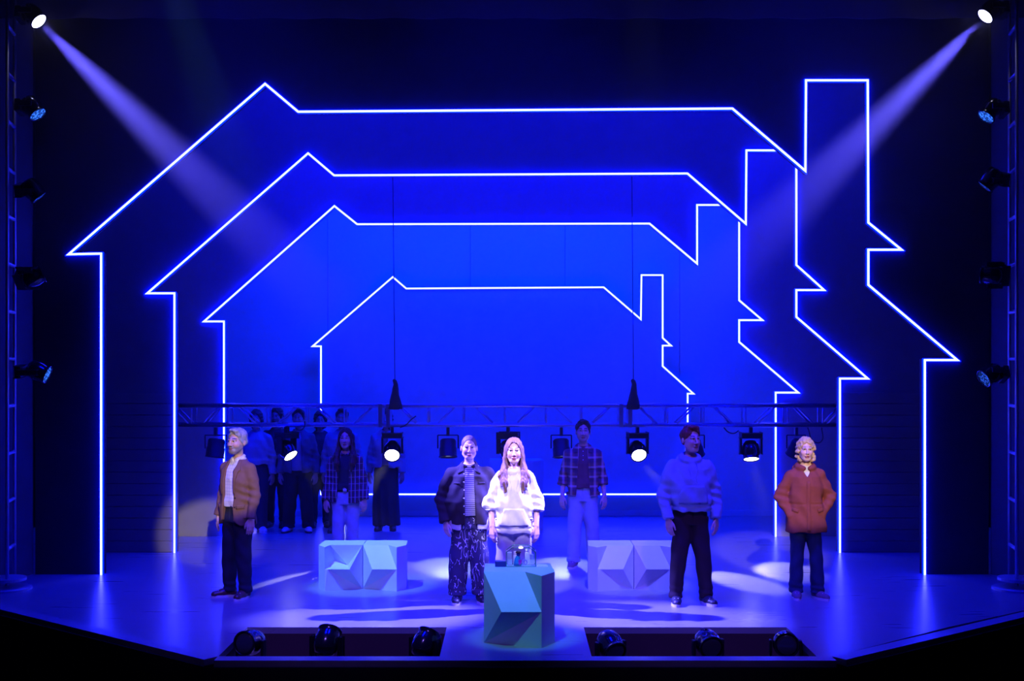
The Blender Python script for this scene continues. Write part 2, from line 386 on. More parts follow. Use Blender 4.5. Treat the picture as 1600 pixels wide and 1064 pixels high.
# suspension lines with bagged hoist hooks
def hoist(pxb, pxt, lab):
    YH = YTR-SP/2-0.10; b = at(pxb, 634, YH); t = at(pxt, 300, YH); d = (t-b)/(t.z-b.z); top = b+d*(7.5-b.z)
    root = empty('hoist_line', (b.x, YH, b.z)); tag(root, lab, 'hoist', 'hoist lines holding the truss')
    bm = bmesh.new(); k = d*0.30; b_tube(bm, k, top-b, 0.006, 6); bmobj('steel_cable', bm, M['cable'], root)
    bm = bmesh.new(); b_lathe(bm, [(0.012, 0.36), (0.028, 0.34), (0.03, 0.29), (0.04, 0.22), (0.058, 0.12), (0.078, 0.02), (0.085, -0.04), (0.06, -0.05)], 12)
    for v in bm.verts: v.co.x += 0.012*math.sin(v.co.z*30+v.co.y*40); v.co.y *= 0.7
    bmobj('chain_bag', bm, M['cable'], root, True)
    for s in (-1, 1):
        bm = bmesh.new(); b_tube(bm, (0, 0.02, 0.25), (s*0.07, 0.055, 0.02), 0.014, 6); b_tube(bm, (s*0.07, 0.055, 0.02), (s*0.075, 0.058, -0.045), 0.016, 6)
        bmobj('sling', bm, M['cable'], root)
hoist(617.5, 614, 'black hoist line with bagged hook at the left truss joint'); hoist(990, 987.5, 'black hoist line with bagged hook at the right truss joint')
# ------------------------------------------------------------------ lamps
def orient(a):
    return Vector(a).normalized().to_track_quat('Z', 'Y').to_matrix().to_4x4()
def moving_head(name, base, mount, aim, r, lensm, label, cat='stage light', group=None, dist=None, clamp=None, bs=1.0):
    mount = Vector(mount).normalized(); aim = Vector(aim).normalized()
    root = empty(name, base); tag(root, label, cat, group)
    t = mount.cross(aim)
    if t.length < 0.05: t = Vector((1, 0, 0)) if abs(mount.x) < 0.9 else Vector((0, 0, 1))
    t = (t-mount*t.dot(mount)).normalized(); u = mount.cross(t)
    dist = dist or 2.1*r
    F = Matrix((t, u, mount)).transposed().to_4x4()
    bm = bmesh.new(); b_box(bm, (-r*1.25*bs, -r*0.85*bs, -r*0.10), (r*1.25*bs, r*0.85*bs, r*0.55), F); bevel(bm, r*0.12, 2); bmobj('base', bm, M['black'], root)
    for s in (-1, 1):
        bm = bmesh.new(); x0, x1 = sorted((s*r*1.12, s*r*1.36))
        b_box(bm, (x0, -r*0.32, r*0.45), (x1, r*0.32, dist+r*0.35), F); bevel(bm, r*0.1, 2); bmobj('yoke_arm', bm, M['black'], root)
    c = mount*dist; H = Matrix.Translation(c) @ orient(aim)
    bm = bmesh.new(); b_lathe(bm, [(r*0.35, -r*1.25), (r*0.75, -r*1.15), (r*0.98, -r*0.8), (r*1.08, -r*0.2), (r*1.08, r*0.3), (r*0.98, r*0.6), (r*1.0, r*0.95), (r*1.04, r*1.0), (r*1.04, r*1.08), (r*0.92, r*1.08), (r*0.9, r*0.98)], 24, H, True, False)
    bmobj('head', bm, M['gloss'], root, True)
    bm = bmesh.new(); b_lathe(bm, [(r*0.93, r*0.97), (r*0.75, r*1.02), (r*0.4, r*1.06), (r*0.05, r*1.07)], 24, H)
    bmobj('lens', bm, lensm, root, True)
    if clamp is not None:
        bm = bmesh.new(); b_box(bm, (-r*0.18, -r*0.3, -clamp-0.03), (r*0.18, r*0.3, -r*0.1), F); bmobj('clamp', bm, M['black'], root)
    return root, Vector(base)+c+aim*r*1.12
def par_can(base, aim, r, lensm, label, group=None, drop=0.17):
    aim = Vector(aim).normalized(); root = empty('par_can', base); tag(root, label, 'stage light', group)
    c = Vector((0, 0, -drop)); H = Matrix.Translation(c) @ orient(aim)
    bm = bmesh.new(); b_lathe(bm, [(r*0.3, -r*1.15), (r*0.8, -r*1.1), (r*0.95, -r*0.9), (r*0.95, -r*0.1), (r*1.02, -r*0.05), (r*1.02, r*0.9), (r*1.1, r*0.95), (r*1.1, r*1.05), (r*0.96, r*1.05), (r*0.94, r*0.8)], 22, H, True, False)
    bmobj('can', bm, M['black'], root, True)
    bm = bmesh.new(); b_lathe(bm, [(r*0.95, r*0.8), (r*0.5, r*0.85), (r*0.05, r*0.88)], 22, H); bmobj('lens', bm, lensm, root, True)
    bm = bmesh.new()
    pts_ = [(-r*1.2, 0, -drop), (-r*1.2, 0, -0.02), (r*1.2, 0, -0.02), (r*1.2, 0, -drop)]
    b_path(bm, pts_, 0.009, 6); bmobj('yoke', bm, M['black'], root)
    bm = bmesh.new(); b_box(bm, (-0.02, -0.03, -0.03), (0.02, 0.03, 0.085)); bmobj('clamp', bm, M['black'], root)
    return root, Vector(base)+c+aim*r*1.1
GT = 'lamps slung under the truss'
ztl = zb-0.115           # underside height of the lamp bases
yl = YTR-SP/2
def tl(px): return ((px-800)/FPX*yl, yl, ztl)
WARM = (1.0, 0.93, 0.70)
dn = (0, 0, -1)
M['lens_dim'] = emit('dim_lens', (0.75, 0.85, 1.0), 1.3)
par_can(tl(337), (-0.1, -0.12, -1), 0.12, M['lens_dim'], 'black par can under the truss behind the grey-haired man', GT, 0.2)
r_, p = moving_head('moving_wash', tl(448), dn, (0.62, -0.42, -0.75), 0.105, M['lens_on'], 'tilted wash lamp with glowing oval lens, over the dim group on the left', group=GT, clamp=0.058)
spot('lamp_beam', p, (-1.2, 14.6, 0), WARM, 420, 22, 0.5, 0.05)
r_, p = moving_head('moving_wash', tl(613), dn, (0.04, -0.86, -0.55), 0.108, M['lens_on'], 'wash lamp with bright round lens under the left truss joint', group=GT, clamp=0.058)
spot('lamp_beam', p, (-2.45, 13.9, 0), WARM, 1500, 14, 0.5, 0.05)
par_can(tl(700), (0.02, -0.22, -1), 0.115, M['lens_dim'], 'black par can under the truss, left of the shaven-headed person', GT, 0.2)
r_, p = moving_head('moving_wash', tl(794), dn, (0.1, 0.5, -0.8), 0.108, M['lens_off'], 'unlit moving head under the truss, directly behind the long-haired woman', group=GT, clamp=0.058)
par_can(tl(877), (0.05, -0.22, -1), 0.115, M['lens_dim'], 'black par can under the truss, left of the man in the open plaid shirt', GT, 0.2)
r_, p = moving_head('moving_wash', tl(996), dn, (0.10, -0.86, -0.55), 0.108, M['lens_on'], 'wash lamp with bright round lens under the right truss joint', group=GT, clamp=0.058)
spot('lamp_beam', p, (2.6, 13.9, 0), WARM, 1500, 14, 0.5, 0.05)
par_can(tl(1086), (0.3, 0.3, -1), 0.105, M['lens_off'], 'unlit par can under the truss behind the red-haired man', GT, 0.2)
r_, p = moving_head('moving_wash', tl(1173), dn, (0.0, -0.36, -0.93), 0.112, M['lens_on'], 'wash lamp pointing almost straight down, between the two right-hand figures', group=GT, clamp=0.058)
spot('lamp_beam', p, (3.3, 14.6, 0), WARM, 420, 22, 0.5, 0.05)
par_can(tl(1244), (-0.3, 0.4, -0.9), 0.105, M['lens_off'], 'unlit par can under the truss behind the curly blonde woman', GT, 0.2)
for px in (700, 877): spot('par_beam', (tl(px)[0], yl-0.05, ztl-0.36), ((px-800)/FPX*15.0, 15.0, 0), (0.75, 0.9, 1.0), 160, 30, 0.6, 0.05)
# loose cable runs on the truss
def cable(pxs, lab):
    pts_ = [at(a, b, YTR-SP/2-0.04) for a, b in pxs]; root = None
    cu = bpy.data.curves.new('lamp_cable', 'CURVE'); cu.dimensions = '3D'; cu.bevel_depth = 0.008; cu.resolution_u = 6
    s = cu.splines.new('BEZIER'); s.bezier_points.add(len(pts_)-1)
    for q, v in zip(s.bezier_points, pts_): q.co = v; q.handle_left_type = q.handle_right_type = 'AUTO'
    tmp = bpy.data.objects.new('tmp', cu); COL.objects.link(tmp); dg = bpy.context.evaluated_depsgraph_get()
    me = bpy.data.meshes.new_from_object(tmp.evaluated_get(dg)); bpy.data.objects.remove(tmp)
    tag(link('lamp_cable', me, M['cable'], None, True), lab, 'cable', 'cables looped under the truss')
cable([(625, 668), (634, 664), (642, 656), (650, 650)], 'black cable curling off the lamp at the left truss joint')
cable([(1131, 668), (1138, 675), (1147, 677), (1154, 673)], 'black cable sagging into the lamp between the two right-hand figures')
cable([(1262, 668), (1272, 690), (1283, 690), (1284, 668)], 'black cable loop under the truss right of the curly blonde woman')
cable([(462, 668), (468, 672), (475, 668), (476, 658)], 'black cable looping off the tilted lamp over the dim group')
# ------------------------------------------------------------------ side lighting towers
def tower(sgn, lab):
    ya, yb = 13.25, 13.65; xa, xb = sgn*5.50, sgn*5.585; top = 7.6
    root = empty('lighting_tower', (sgn*5.54, 13.45, 0)); tag(root, lab, 'truss tower', 'side lighting towers')
    o = Vector((sgn*5.54, 13.45, 0)); a = Vector((xa, ya, 0))-o; b = Vector((xb, yb, 0))-o
    for q in (a, b):
        bm = bmesh.new(); b_tube(bm, q+Vector((0, 0, 0.06)), q+Vector((0, 0, top)), 0.019, 10); bmobj('rail', bm, M['tower'], root, True)
    me = None
    for i in range(14):
        z = 0.45+i*0.52
        if me is None:
            bm = bmesh.new(); b_tube(bm, a, b, 0.019, 8); ob = bmobj('rung', bm, M['tower'], root, True); me = ob.data
        else: ob = link('rung', me, None, root)
        ob.location.z = z
    bm = bmesh.new(); b_lathe(bm, [(0.26, 0.0), (0.26, 0.02), (0.24, 0.03), (0.06, 0.03)], 24, Matrix.Translation((0, -0.1, 0)), True, True); bmobj('base_plate', bm, M['tower'], root)
    bm = bmesh.new(); b_lathe(bm, [(0.2, 0.10), (0.2, 0.13)], 24, Matrix.Translation((0, -0.1, 0))); bmobj('base_ring', bm, M['tower'], root)
    return root
tower(-1, 'slim aluminium lighting tower at the left edge of the stage'); tower(1, 'slim aluminium lighting tower at the right edge of the stage')
GS = 'moving heads on the side towers'
def side(sgn, py, px, aim, lens, lab, r=0.10):
    y = 13.4; z = CAMH+(HOR-py)*y/FPX; hx = (px-800)/FPX*y; bx = sgn*5.44
    d = max(abs(hx-bx)-r*0.4, 0.16)
    return moving_head('tower_spotlight', (bx, y, z), (-sgn, 0, 0), aim, r, lens, lab, group=GS, dist=d, clamp=0.0, bs=0.8)
r_, p = side(-1, 24, 50, (6.44, -1.35, -6.3), M['lens_hot'], 'topmost lamp on the left tower, blazing white with a visible beam')
spot('tower_beam', p, (1.30, 11.9, 0), (0.12, 0.10, 1.0), 60000, 11.5, 0.8, 0.07)
r_, p = side(1, 16, 1556, (-6.44, -1.35, -6.3), M['lens_hot'], 'topmost lamp on the right tower, blazing white with a visible beam')
spot('tower_beam', p, (-1.30, 11.9, 0), (0.12, 0.10, 1.0), 60000, 11.5, 0.8, 0.07)
side(-1, 168, 55, (1, -0.25, -1.25), M['lens_cells'], 'second lamp down the left tower, blue cells glowing')
side(-1, 297, 54, (1, 0.38, -1.3), M['lens_cells_dim'], 'third lamp down the left tower, seen almost edge on')
side(-1, 435, 55, (1, 0.5, 0.55), M['lens_off'], 'unlit lamp on the left tower, tipped upwards')
r_, p5 = side(-1, 580, 66, (1, 0.05, -0.42), M['lens_cells'], 'lowest lamp on the left tower, blue cells glowing')
side(1, 172, 1548, (-1, -0.25, -1.25), M['lens_cells'], 'second lamp down the right tower, blue cells glowing')
side(1, 280, 1552, (-1, 0.38, -1.3), M['lens_cells_dim'], 'third lamp down the right tower, seen almost edge on')
side(1, 430, 1560, (-1, 0.5, 0.1), M['lens_off'], 'unlit lamp on the right tower, turned level')
r_, p6 = side(1, 585, 1546, (-1, -0.25, -0.55), M['lens_cells_dim'], 'lowest lamp on the right tower, dim violet lens')
spot('tower_beam', p5, (0, 14.6, 0.6), (0.0, 0.06, 1.0), 500, 26, 0.6, 0.06)
spot('tower_beam', p6, (0, 14.6, 0.6), (0.05, 0.03, 1.0), 500, 26, 0.6, 0.06)
# ------------------------------------------------------------------ lamps in the stage-front troughs
GF = 'moving heads in the front troughs'
names = ['first from the left, in the corner', 'second from the left', 'third from the left, next to the plinth', 'fourth from the left, next to the plinth', 'fifth from the left', 'last on the right, in the corner']
for (px, py, ax, ay, az), nm in zip(((381, 1004, -0.25, -0.65, 0.1), (511, 1002, 0.15, 0.7, 0.75), (664, 1006, 0.35, 0.55, 0.7), (954, 1008, 0.2, -0.5, -0.25), (1106, 1005, 0.1, -0.55, -0.1), (1245, 1006, -0.1, -0.9, 0.1)), names):
    q = at(px, py, 10.85); b = Vector((q.x, 10.85, -0.455))
    b.x = min(max(b.x, -2.33), 2.44)
    moving_head('trough_spotlight', b, (0, 0, 1), (ax, ay, az), 0.106, M['lens_off'], 'glossy black moving head in the stage-front trough, '+nm, group=GF, dist=q.z+0.455)
# ------------------------------------------------------------------ faceted blocks
def block_mat(name, c): return mat(name, c, 0.55, noise=(9, 0.07), bump=0.05, bscale=40)
def block(name, x0, y0, W, Dp, H, flip, m, label, group=None, pocket=False, cx=0.807, r1=0.25, off=0.32):
    tm = 0.58
    V = dict(TLB=(0, 1, 1), TRB=(.96, 1, 1), TR=(1, off, 1), TF=(cx, 0, 1), TM=(tm, off, 1), TLF=(0, off, 1),
             BLB=(0, 1, 0), BRB=(.96, 1, 0), BR=(1, off, 0), BF=(cx, 0, 0), BLF=(0, off, 0), R1=(r1, 0, .5), R2=(cx-0.06, 0.0, .5), R3=(cx, 0, .5))
    Fs = [('TLB', 'TLF', 'TM', 'TF', 'TR', 'TRB'), ('BLB', 'BRB', 'BR', 'BF', 'BLF'), ('TLB', 'TRB', 'BRB', 'BLB'), ('TLB', 'BLB', 'BLF', 'TLF'),
          ('TR', 'BR', 'BRB', 'TRB'), ('TF', 'R3', 'BF', 'BR', 'TR'), ('TLF', 'BLF', 'R1'), ('R1', 'BLF', 'BF', 'R3', 'R2')]
    if not pocket: Fs += [('TLF', 'R1', 'TM'), ('TM', 'R1', 'R2'), ('TM', 'R2', 'R3'), ('TM', 'R3', 'TF')]
    else:
        V['N'] = (0.34, 0.36, .53); V['TP'] = (0.74, off, 1); V['N2'] = (0.66, 0.5, .62)
        Fs[0] = ('TLB', 'TLF', 'TP', 'TF', 'TR', 'TRB')
        Fs += [('TLF', 'R1', 'N'), ('TLF', 'N', 'TP'), ('TP', 'N', 'N2'), ('N2', 'N', 'R3'), ('N', 'R1', 'R2'), ('N', 'R2', 'R3'), ('TP', 'N2', 'R3'), ('TP', 'R3', 'TF')]
    root = empty(name, (x0+W/2, y0+Dp/2, 0)); bm = bmesh.new(); vv = {}
    for k, (a, b, c) in V.items():
        if flip: a = 1-a
        vv[k] = bm.verts.new((a*W-W/2, b*Dp-Dp/2, c*H+0.0))
    for f in Fs: bm.faces.new([vv[k] for k in f])
    o = bmobj(name, bm, m); COL.objects.unlink(o); COL.objects.link(o)
    o.location = root.location; bpy.data.objects.remove(root)
    tag(o, label, 'block', group)
    return o
MB1 = block_mat('pale_block_paint', (0.62, 0.70, 0.72)); MB2 = block_mat('teal_block_paint', (0.40, 0.56, 0.56)); MB3 = block_mat('lilac_block_paint', (0.60, 0.56, 0.70))
yb_ = 13.23; s_ = FPX/yb_
GB = 'faceted blocks used as seats'
def bx(px): return (px-800)/s_
block('faceted_block', bx(494), yb_, bx(563.5)-bx(494), 0.52, 0.48, True, MB1, 'pale faceted block with a notched face, left half of the seat by the grey-haired man', GB, pocket=True)
block('faceted_block', bx(564.5), yb_, bx(633)-bx(564.5), 0.52, 0.48, False, MB1, 'pale faceted block in front of the plaid-jacketed woman, right half of its seat', GB)
block('faceted_block', bx(920), yb_, bx(991.5)-bx(920), 0.52, 0.48, True, MB1, 'pale faceted block in front of the man in the open plaid shirt', GB, off=0.22)
block('faceted_block', bx(992.5), yb_, bx(1062)-bx(992.5), 0.52, 0.48, False, MB3, 'lilac faceted block partly behind the legs of the red-haired man', GB, off=0.22)
ped = block('faceted_plinth', -0.25, 10.61, 0.63, 0.66, 0.63, False, MB2, 'teal faceted plinth at centre front carrying a small glass case')
block('faceted_plinth', (765-800)/FPX*17.86, 17.86, 0.79, 0.5, 1.04, False, MB2, 'tall faceted plinth mostly hidden behind the long-haired woman')
# ------------------------------------------------------------------ things on the plinth
ZP = 0.63
def glass(name, col=(0.95, 1, 0.98)):
    m = bpy.data.materials.new(name); m.use_nodes = True; t = m.node_tree; t.nodes.clear()
    o = t.nodes.new('ShaderNodeOutputMaterial'); g = t.nodes.new('ShaderNodeBsdfGlossy'); g.inputs['Roughness'].default_value = 0.03
    tr = t.nodes.new('ShaderNodeBsdfTransparent'); tr.inputs[0].default_value = (*col, 1); mx = t.nodes.new('ShaderNodeMixShader'); mx.inputs[0].default_value = 0.08
    t.links.new(tr.outputs[0], mx.inputs[1]); t.links.new(g.outputs[0], mx.inputs[2]); t.links.new(mx.outputs[0], o.inputs[0]); return m
M['glass'] = glass('thin_glass'); M['green'] = mat('green_brass', (0.06, 0.30, 0.12), 0.35, 0.5)
gx0, gx1 = (791-800)/FPX*11.07, (837-800)/FPX*11.07; gw = gx1-gx0; gc = (gx0+gx1)/2
gcase = empty('glass_case', (gc, 11.15, ZP)); tag(gcase, 'small glass case with green metal edges on the plinth', 'glass case')
prof = [(-gw/2, 0.004), (-gw/2, 0.132), (-gw/2+0.058, 0.176), (gw/2-0.058, 0.176), (gw/2, 0.132), (gw/2, 0.004)]
D2 = 0.075
for i in range(6):
    a, b = prof[i], prof[(i+1) % 6]
    for yy in (-D2, D2):
        bm = bmesh.new(); b_tube(bm, (a[0], yy, a[1]), (b[0], yy, b[1]), 0.0034, 6); bmobj('edge', bm, M['green'], gcase)
    bm = bmesh.new(); b_tube(bm, (a[0], -D2, a[1]), (a[0], D2, a[1]), 0.0034, 6); bmobj('edge', bm, M['green'], gcase)
    if i < 5:
        bm = bmesh.new(); dx, dz = b[0]-a[0], b[1]-a[1]
        f = [bm.verts.new(v) for v in ((a[0], -D2, a[1]), (b[0], -D2, b[1]), (b[0], D2, b[1]), (a[0], D2, a[1]))]; bm.faces.new(f)
        bmobj('pane', bm, M['glass'], gcase)
for yy in (-D2, D2):
    bm = bmesh.new(); bm.faces.new([bm.verts.new((p_[0], yy, p_[1])) for p_ in prof]); bmobj('pane', bm, M['glass'], gcase)
M['paper'] = mat('white_paper', (0.85, 0.80, 0.84), 0.7); M['pinkish'] = mat('pink_paper', (0.8, 0.55, 0.68), 0.7)
M['navy'] = mat('navy_card', (0.02, 0.03, 0.22), 0.5); M['teal'] = mat('teal_felt', (0.03, 0.32, 0.55), 0.8); M['mag'] = mat('magenta_felt', (0.75, 0.02, 0.45), 0.8)
M['brown'] = mat('brown_felt', (0.12, 0.05, 0.04), 0.8); M['lilac'] = mat('lilac_paper', (0.5, 0.42, 0.7), 0.7)
bm = bmesh.new(); b_box(bm, (0, 0, 0), (0.10, 0.07, 0.052)); bevel(bm, 0.003)
o = bmobj('card_box', bm, M['navy']); o.location = ((773.5-800)/FPX*11.07, 11.075, ZP); tag(o, 'small navy box left of the glass case on the plinth', 'box')
bm = bmesh.new(); b_box(bm, (0, 0, 0), (0.10, 0.09, 0.006)); b_box(bm, (0.01, 0.01, 0.006), (0.09, 0.08, 0.014)); bevel(bm, 0.002)
o = bmobj('note_pad', bm, M['paper']); o.location = (gx1+0.012, 11.06, ZP); tag(o, 'flat white pad right of the glass case on the plinth', 'pad')
yz = gcase.location.y
def mini(name, bm, m, lab, cat, x, z=0.006, y=0.0, grp='tiny things inside the glass case', smooth=False):
    o = bmobj(name, bm, m, None, smooth); o.location = (gc+x, yz+y, ZP+z); tag(o, lab, cat, grp); return o
def wb_(w, d, h):
    bm = bmesh.new(); b_box(bm, (-w/2, -d/2, 0), (w/2, d/2, h)); bevel(bm, 0.0025); return bm
mini('paper_block', wb_(0.042, 0.04, 0.05), M['paper'], 'white paper block at the bottom left of the glass case', 'block', -0.102, y=0.02)
mini('paper_block', wb_(0.040, 0.04, 0.064), M['pinkish'], 'pinkish paper block on the left pile in the glass case', 'block', -0.104, 0.0565, 0.02)
mini('paper_block', wb_(0.036, 0.03, 0.085), M['paper'], 'tall white paper block behind the little figure in the glass case', 'block', -0.052, y=0.045)
mini('paper_block', wb_(0.036, 0.03, 0.034), M['pinkish'], 'pinkish block on the tall block in the glass case', 'block', -0.050, 0.0915, 0.045)
mini('paper_block', wb_(0.040, 0.03, 0.05), M['paper'], 'white paper block at the bottom right of the glass case', 'block', 0.10, y=0.02)
mini('paper_block', wb_(0.036, 0.03, 0.046), M['lilac'], 'lilac paper block on the right pile in the glass case', 'block', 0.098, 0.0565, 0.02)
mini('paper_block', wb_(0.04, 0.03, 0.11), M['paper'], 'tall white paper block standing right of centre in the glass case', 'block', 0.058, y=0.045)
bm = bmesh.new(); bmesh.ops.create_icosphere(bm, subdivisions=2, radius=0.017); mini('paper_ball', bm, M['paper'], 'white paper ball on top of the tall block in the glass case', 'ball', 0.058, 0.1335, 0.045, smooth=True)
bm = bmesh.new()
for i in range(20):
    a0, a1 = 2*math.pi*i/20, 2*math.pi*(i+1)/20
    b_tube(bm, (0.021*math.cos(a0), 0, 0.028+0.021*math.sin(a0)), (0.021*math.cos(a1), 0, 0.028+0.021*math.sin(a1)), 0.007, 6)
mini('paper_ring', bm, M['lilac'], 'lilac ring standing upright in the glass case', 'ring', 0.035, 0.006, -0.02)
fg = empty('figurine', (gc-0.03, yz-0.035, ZP+0.006)); tag(fg, 'tiny figurine in a teal cloak with a magenta patch inside the glass case', 'figurine', 'tiny things inside the glass case')
bm = bmesh.new(); b_lathe(bm, [(0.036, 0), (0.034, 0.03), (0.026, 0.065), (0.014, 0.088)], 14); 
for v in bm.verts: v.co.y *= 0.75
bmobj('cloak', bm, M['teal'], fg, True)
bm = bmesh.new(); bmesh.ops.create_uvsphere(bm, u_segments=12, v_segments=8, radius=0.019, matrix=Matrix.Translation((0.006, 0, 0.104))); bmobj('head', bm, M['navy'], fg, True)
bm = bmesh.new(); b_lathe(bm, [(0.024, 0.115), (0.026, 0.122), (0.016, 0.134), (0.003, 0.138)], 12, Matrix.Translation((0.006, 0, 0))); bmobj('hair', bm, M['brown'], fg, True)
bm = bmesh.new(); b_prism(bm, [(0.008, 0.058), (0.036, 0.058), (0.036, 0.03), (0.020, 0.008), (0.008, 0.022)], -0.034, -0.026); bmobj('patch', bm, M['mag'], fg)
bm = bmesh.new(); b_lathe(bm, [(0.018, 0.160), (0.018, 0.170)], 12); bmobj('added_fill_puck', bm, emit('added_fill_glow', (1.0, 0.80, 0.90), 14.0), gcase)  # invented glowing disc under the case top, added to brighten its contents
# ------------------------------------------------------------------ people: signed-distance bodies and clothes meshed with surface nets
def smin(a, b, k):
    h = np.clip(0.5+0.5*(b-a)/k, 0, 1); return b*(1-h)+a*h-k*h*(1-h)
class Vol:
    def __init__(s, xs, ys, zs):
        s.ax = [np.asarray(a, np.float32) for a in (xs, ys, zs)]
        s.d = np.full([len(a) for a in s.ax], 1.0, np.float32)
    def reg(s, lo, hi, pad):
        sl = []
        for i in range(3):
            a = max(np.searchsorted(s.ax[i], lo[i]-pad)-1, 0); b = min(np.searchsorted(s.ax[i], hi[i]+pad)+1, len(s.ax[i])); sl.append(slice(a, max(b, a+1)))
        return tuple(sl), (s.ax[0][sl[0]][:, None, None], s.ax[1][sl[1]][None, :, None], s.ax[2][sl[2]][None, None, :])
    def add(s, prim, k=0.02):
        f, lo, hi = prim; sl, P = s.reg(lo, hi, k+0.03); s.d[sl] = smin(s.d[sl], f(*P), k)
    def sub(s, prim, k=0.006):
        f, lo, hi = prim; sl, P = s.reg(lo, hi, k+0.03); s.d[sl] = -smin(-s.d[sl], f(*P), k)
    def clip(s, f):
        P = (s.ax[0][:, None, None], s.ax[1][None, :, None], s.ax[2][None, None, :]); s.d = np.maximum(s.d, f(*P)).astype(np.float32)
    def warp(s, f):
        P = (s.ax[0][:, None, None], s.ax[1][None, :, None], s.ax[2][None, None, :]); s.d = (s.d+f(*P)).astype(np.float32)
    def front(s, x, z):
        """y of the first surface met from the front at x, z"""
        i = int(np.clip(np.searchsorted(s.ax[0], x), 1, len(s.ax[0])-1)); j = int(np.clip(np.searchsorted(s.ax[2], z), 1, len(s.ax[2])-1))
        fx = (x-s.ax[0][i-1])/(s.ax[0][i]-s.ax[0][i-1]); fz = (z-s.ax[2][j-1])/(s.ax[2][j]-s.ax[2][j-1])
        c = (s.d[i-1, :, j-1]*(1-fx)+s.d[i, :, j-1]*fx)*(1-fz)+(s.d[i-1, :, j]*(1-fx)+s.d[i, :, j]*fx)*fz
        k = np.where(c < 0)[0]
        if len(k) == 0: return float(s.ax[1][int(np.argmin(c))])
        k = int(k[0])
        if k == 0: return float(s.ax[1][0])
        t = c[k-1]/(c[k-1]-c[k]); return float(s.ax[1][k-1]+t*(s.ax[1][k]-s.ax[1][k-1]))
    def mesh(s, name):
        d = s.d; ins = d < 0
        n = [len(a) for a in s.ax]
        cnt = np.zeros([k-1 for k in n], np.int8); 
        for a in (0, 1):
            for b in (0, 1):
                for c in (0, 1): cnt += ins[a:n[0]-1+a, b:n[1]-1+b, c:n[2]-1+c]
        act = (cnt > 0) & (cnt < 8)
        I = np.argwhere(act); idx = np.full(act.shape, -1, np.int32); idx[act] = np.arange(len(I))
        acc = np.zeros((len(I), 3)); wt = np.zeros(len(I))
        base = [s.ax[q] for q in range(3)]
        corners = [(a, b, c) for a in (0, 1) for b in (0, 1) for c in (0, 1)]
        for p in corners:
            for q in range(3):
                if p[q] == 1: continue
                p2 = list(p); p2[q] = 1
                i0 = I+np.array(p); i1 = I+np.array(p2)
                d0 = d[i0[:, 0], i0[:, 1], i0[:, 2]]; d1 = d[i1[:, 0], i1[:, 1], i1[:, 2]]
                m_ = (d0 < 0) != (d1 < 0)
                t = np.where(m_, d0/np.where(np.abs(d0-d1) < 1e-9, 1e-9, d0-d1), 0)
                for r in range(3):
                    c0 = base[r][i0[:, r]]; c1 = base[r][i1[:, r]]
                    acc[:, r] += np.where(m_, c0+(c1-c0)*t, 0)
                wt += m_
        V = acc/wt[:, None]
        Fs = []
        for q in range(3):
            u, v = (q+1) % 3, (q+2) % 3
            sa = [slice(None)]*3; sb = [slice(None)]*3; sa[q] = slice(0, -1); sb[q] = slice(1, None)
            A = ins[tuple(sa)]; B = ins[tuple(sb)]; X = A != B
            E = np.argwhere(X)
            ok = (E[:, u] > 0) & (E[:, v] > 0) & (E[:, u] < n[u]-1) & (E[:, v] < n[v]-1); E = E[ok]
            fl_ = A[E[:, 0], E[:, 1], E[:, 2]]
            quad = []
            for (du, dv) in ((-1, -1), (0, -1), (0, 0), (-1, 0)):
                C = E.copy(); C[:, u] += du; C[:, v] += dv; quad.append(idx[C[:, 0], C[:, 1], C[:, 2]])
            Q = np.stack(quad, 1); Q[~fl_] = Q[~fl_][:, ::-1]; Fs.append(Q)
        F = np.concatenate(Fs); me = bpy.data.meshes.new(name)
        me.vertices.add(len(V)); me.vertices.foreach_set('co', V.astype(np.float32).ravel())
        me.loops.add(F.size); me.loops.foreach_set('vertex_index', F.astype(np.int32).ravel())
        me.polygons.add(len(F)); me.polygons.foreach_set('loop_start', np.arange(0, F.size, 4, dtype=np.int32))
        me.polygons.foreach_set('use_smooth', np.ones(len(F), bool)); me.update(calc_edges=True); me.validate()
        return me, V
def cap(a, b, ra, rb, sy=1.0):
    a = np.array(a, float); b = np.array(b, float); S = np.array((1, 1/sy, 1)); A = a*S; B = b*S; ab = B-A; L2 = max(ab @ ab, 1e-9)
    def f(X, Y, Z):
        px, py, pz = X-A[0], Y/sy-A[1], Z-A[2]
        t = np.clip((px*ab[0]+py*ab[1]+pz*ab[2])/L2, 0, 1); r = ra+(rb-ra)*t
        return (np.sqrt((px-ab[0]*t)**2+(py-ab[1]*t)**2+(pz-ab[2]*t)**2)-r)*min(1, sy)
    R = max(ra, rb); return f, np.minimum(a, b)-R, np.maximum(a, b)+R
def ell(c, r):
    def f(X, Y, Z):
        x, y, z = (X-c[0]), (Y-c[1]), (Z-c[2])
        k0 = np.sqrt((x/r[0])**2+(y/r[1])**2+(z/r[2])**2); k1 = np.sqrt((x/r[0]**2)**2+(y/r[1]**2)**2+(z/r[2]**2)**2)+1e-6
        return k0*(k0-1)/k1
    c = np.array(c, float); r = np.array(r, float); return f, c-r, c+r
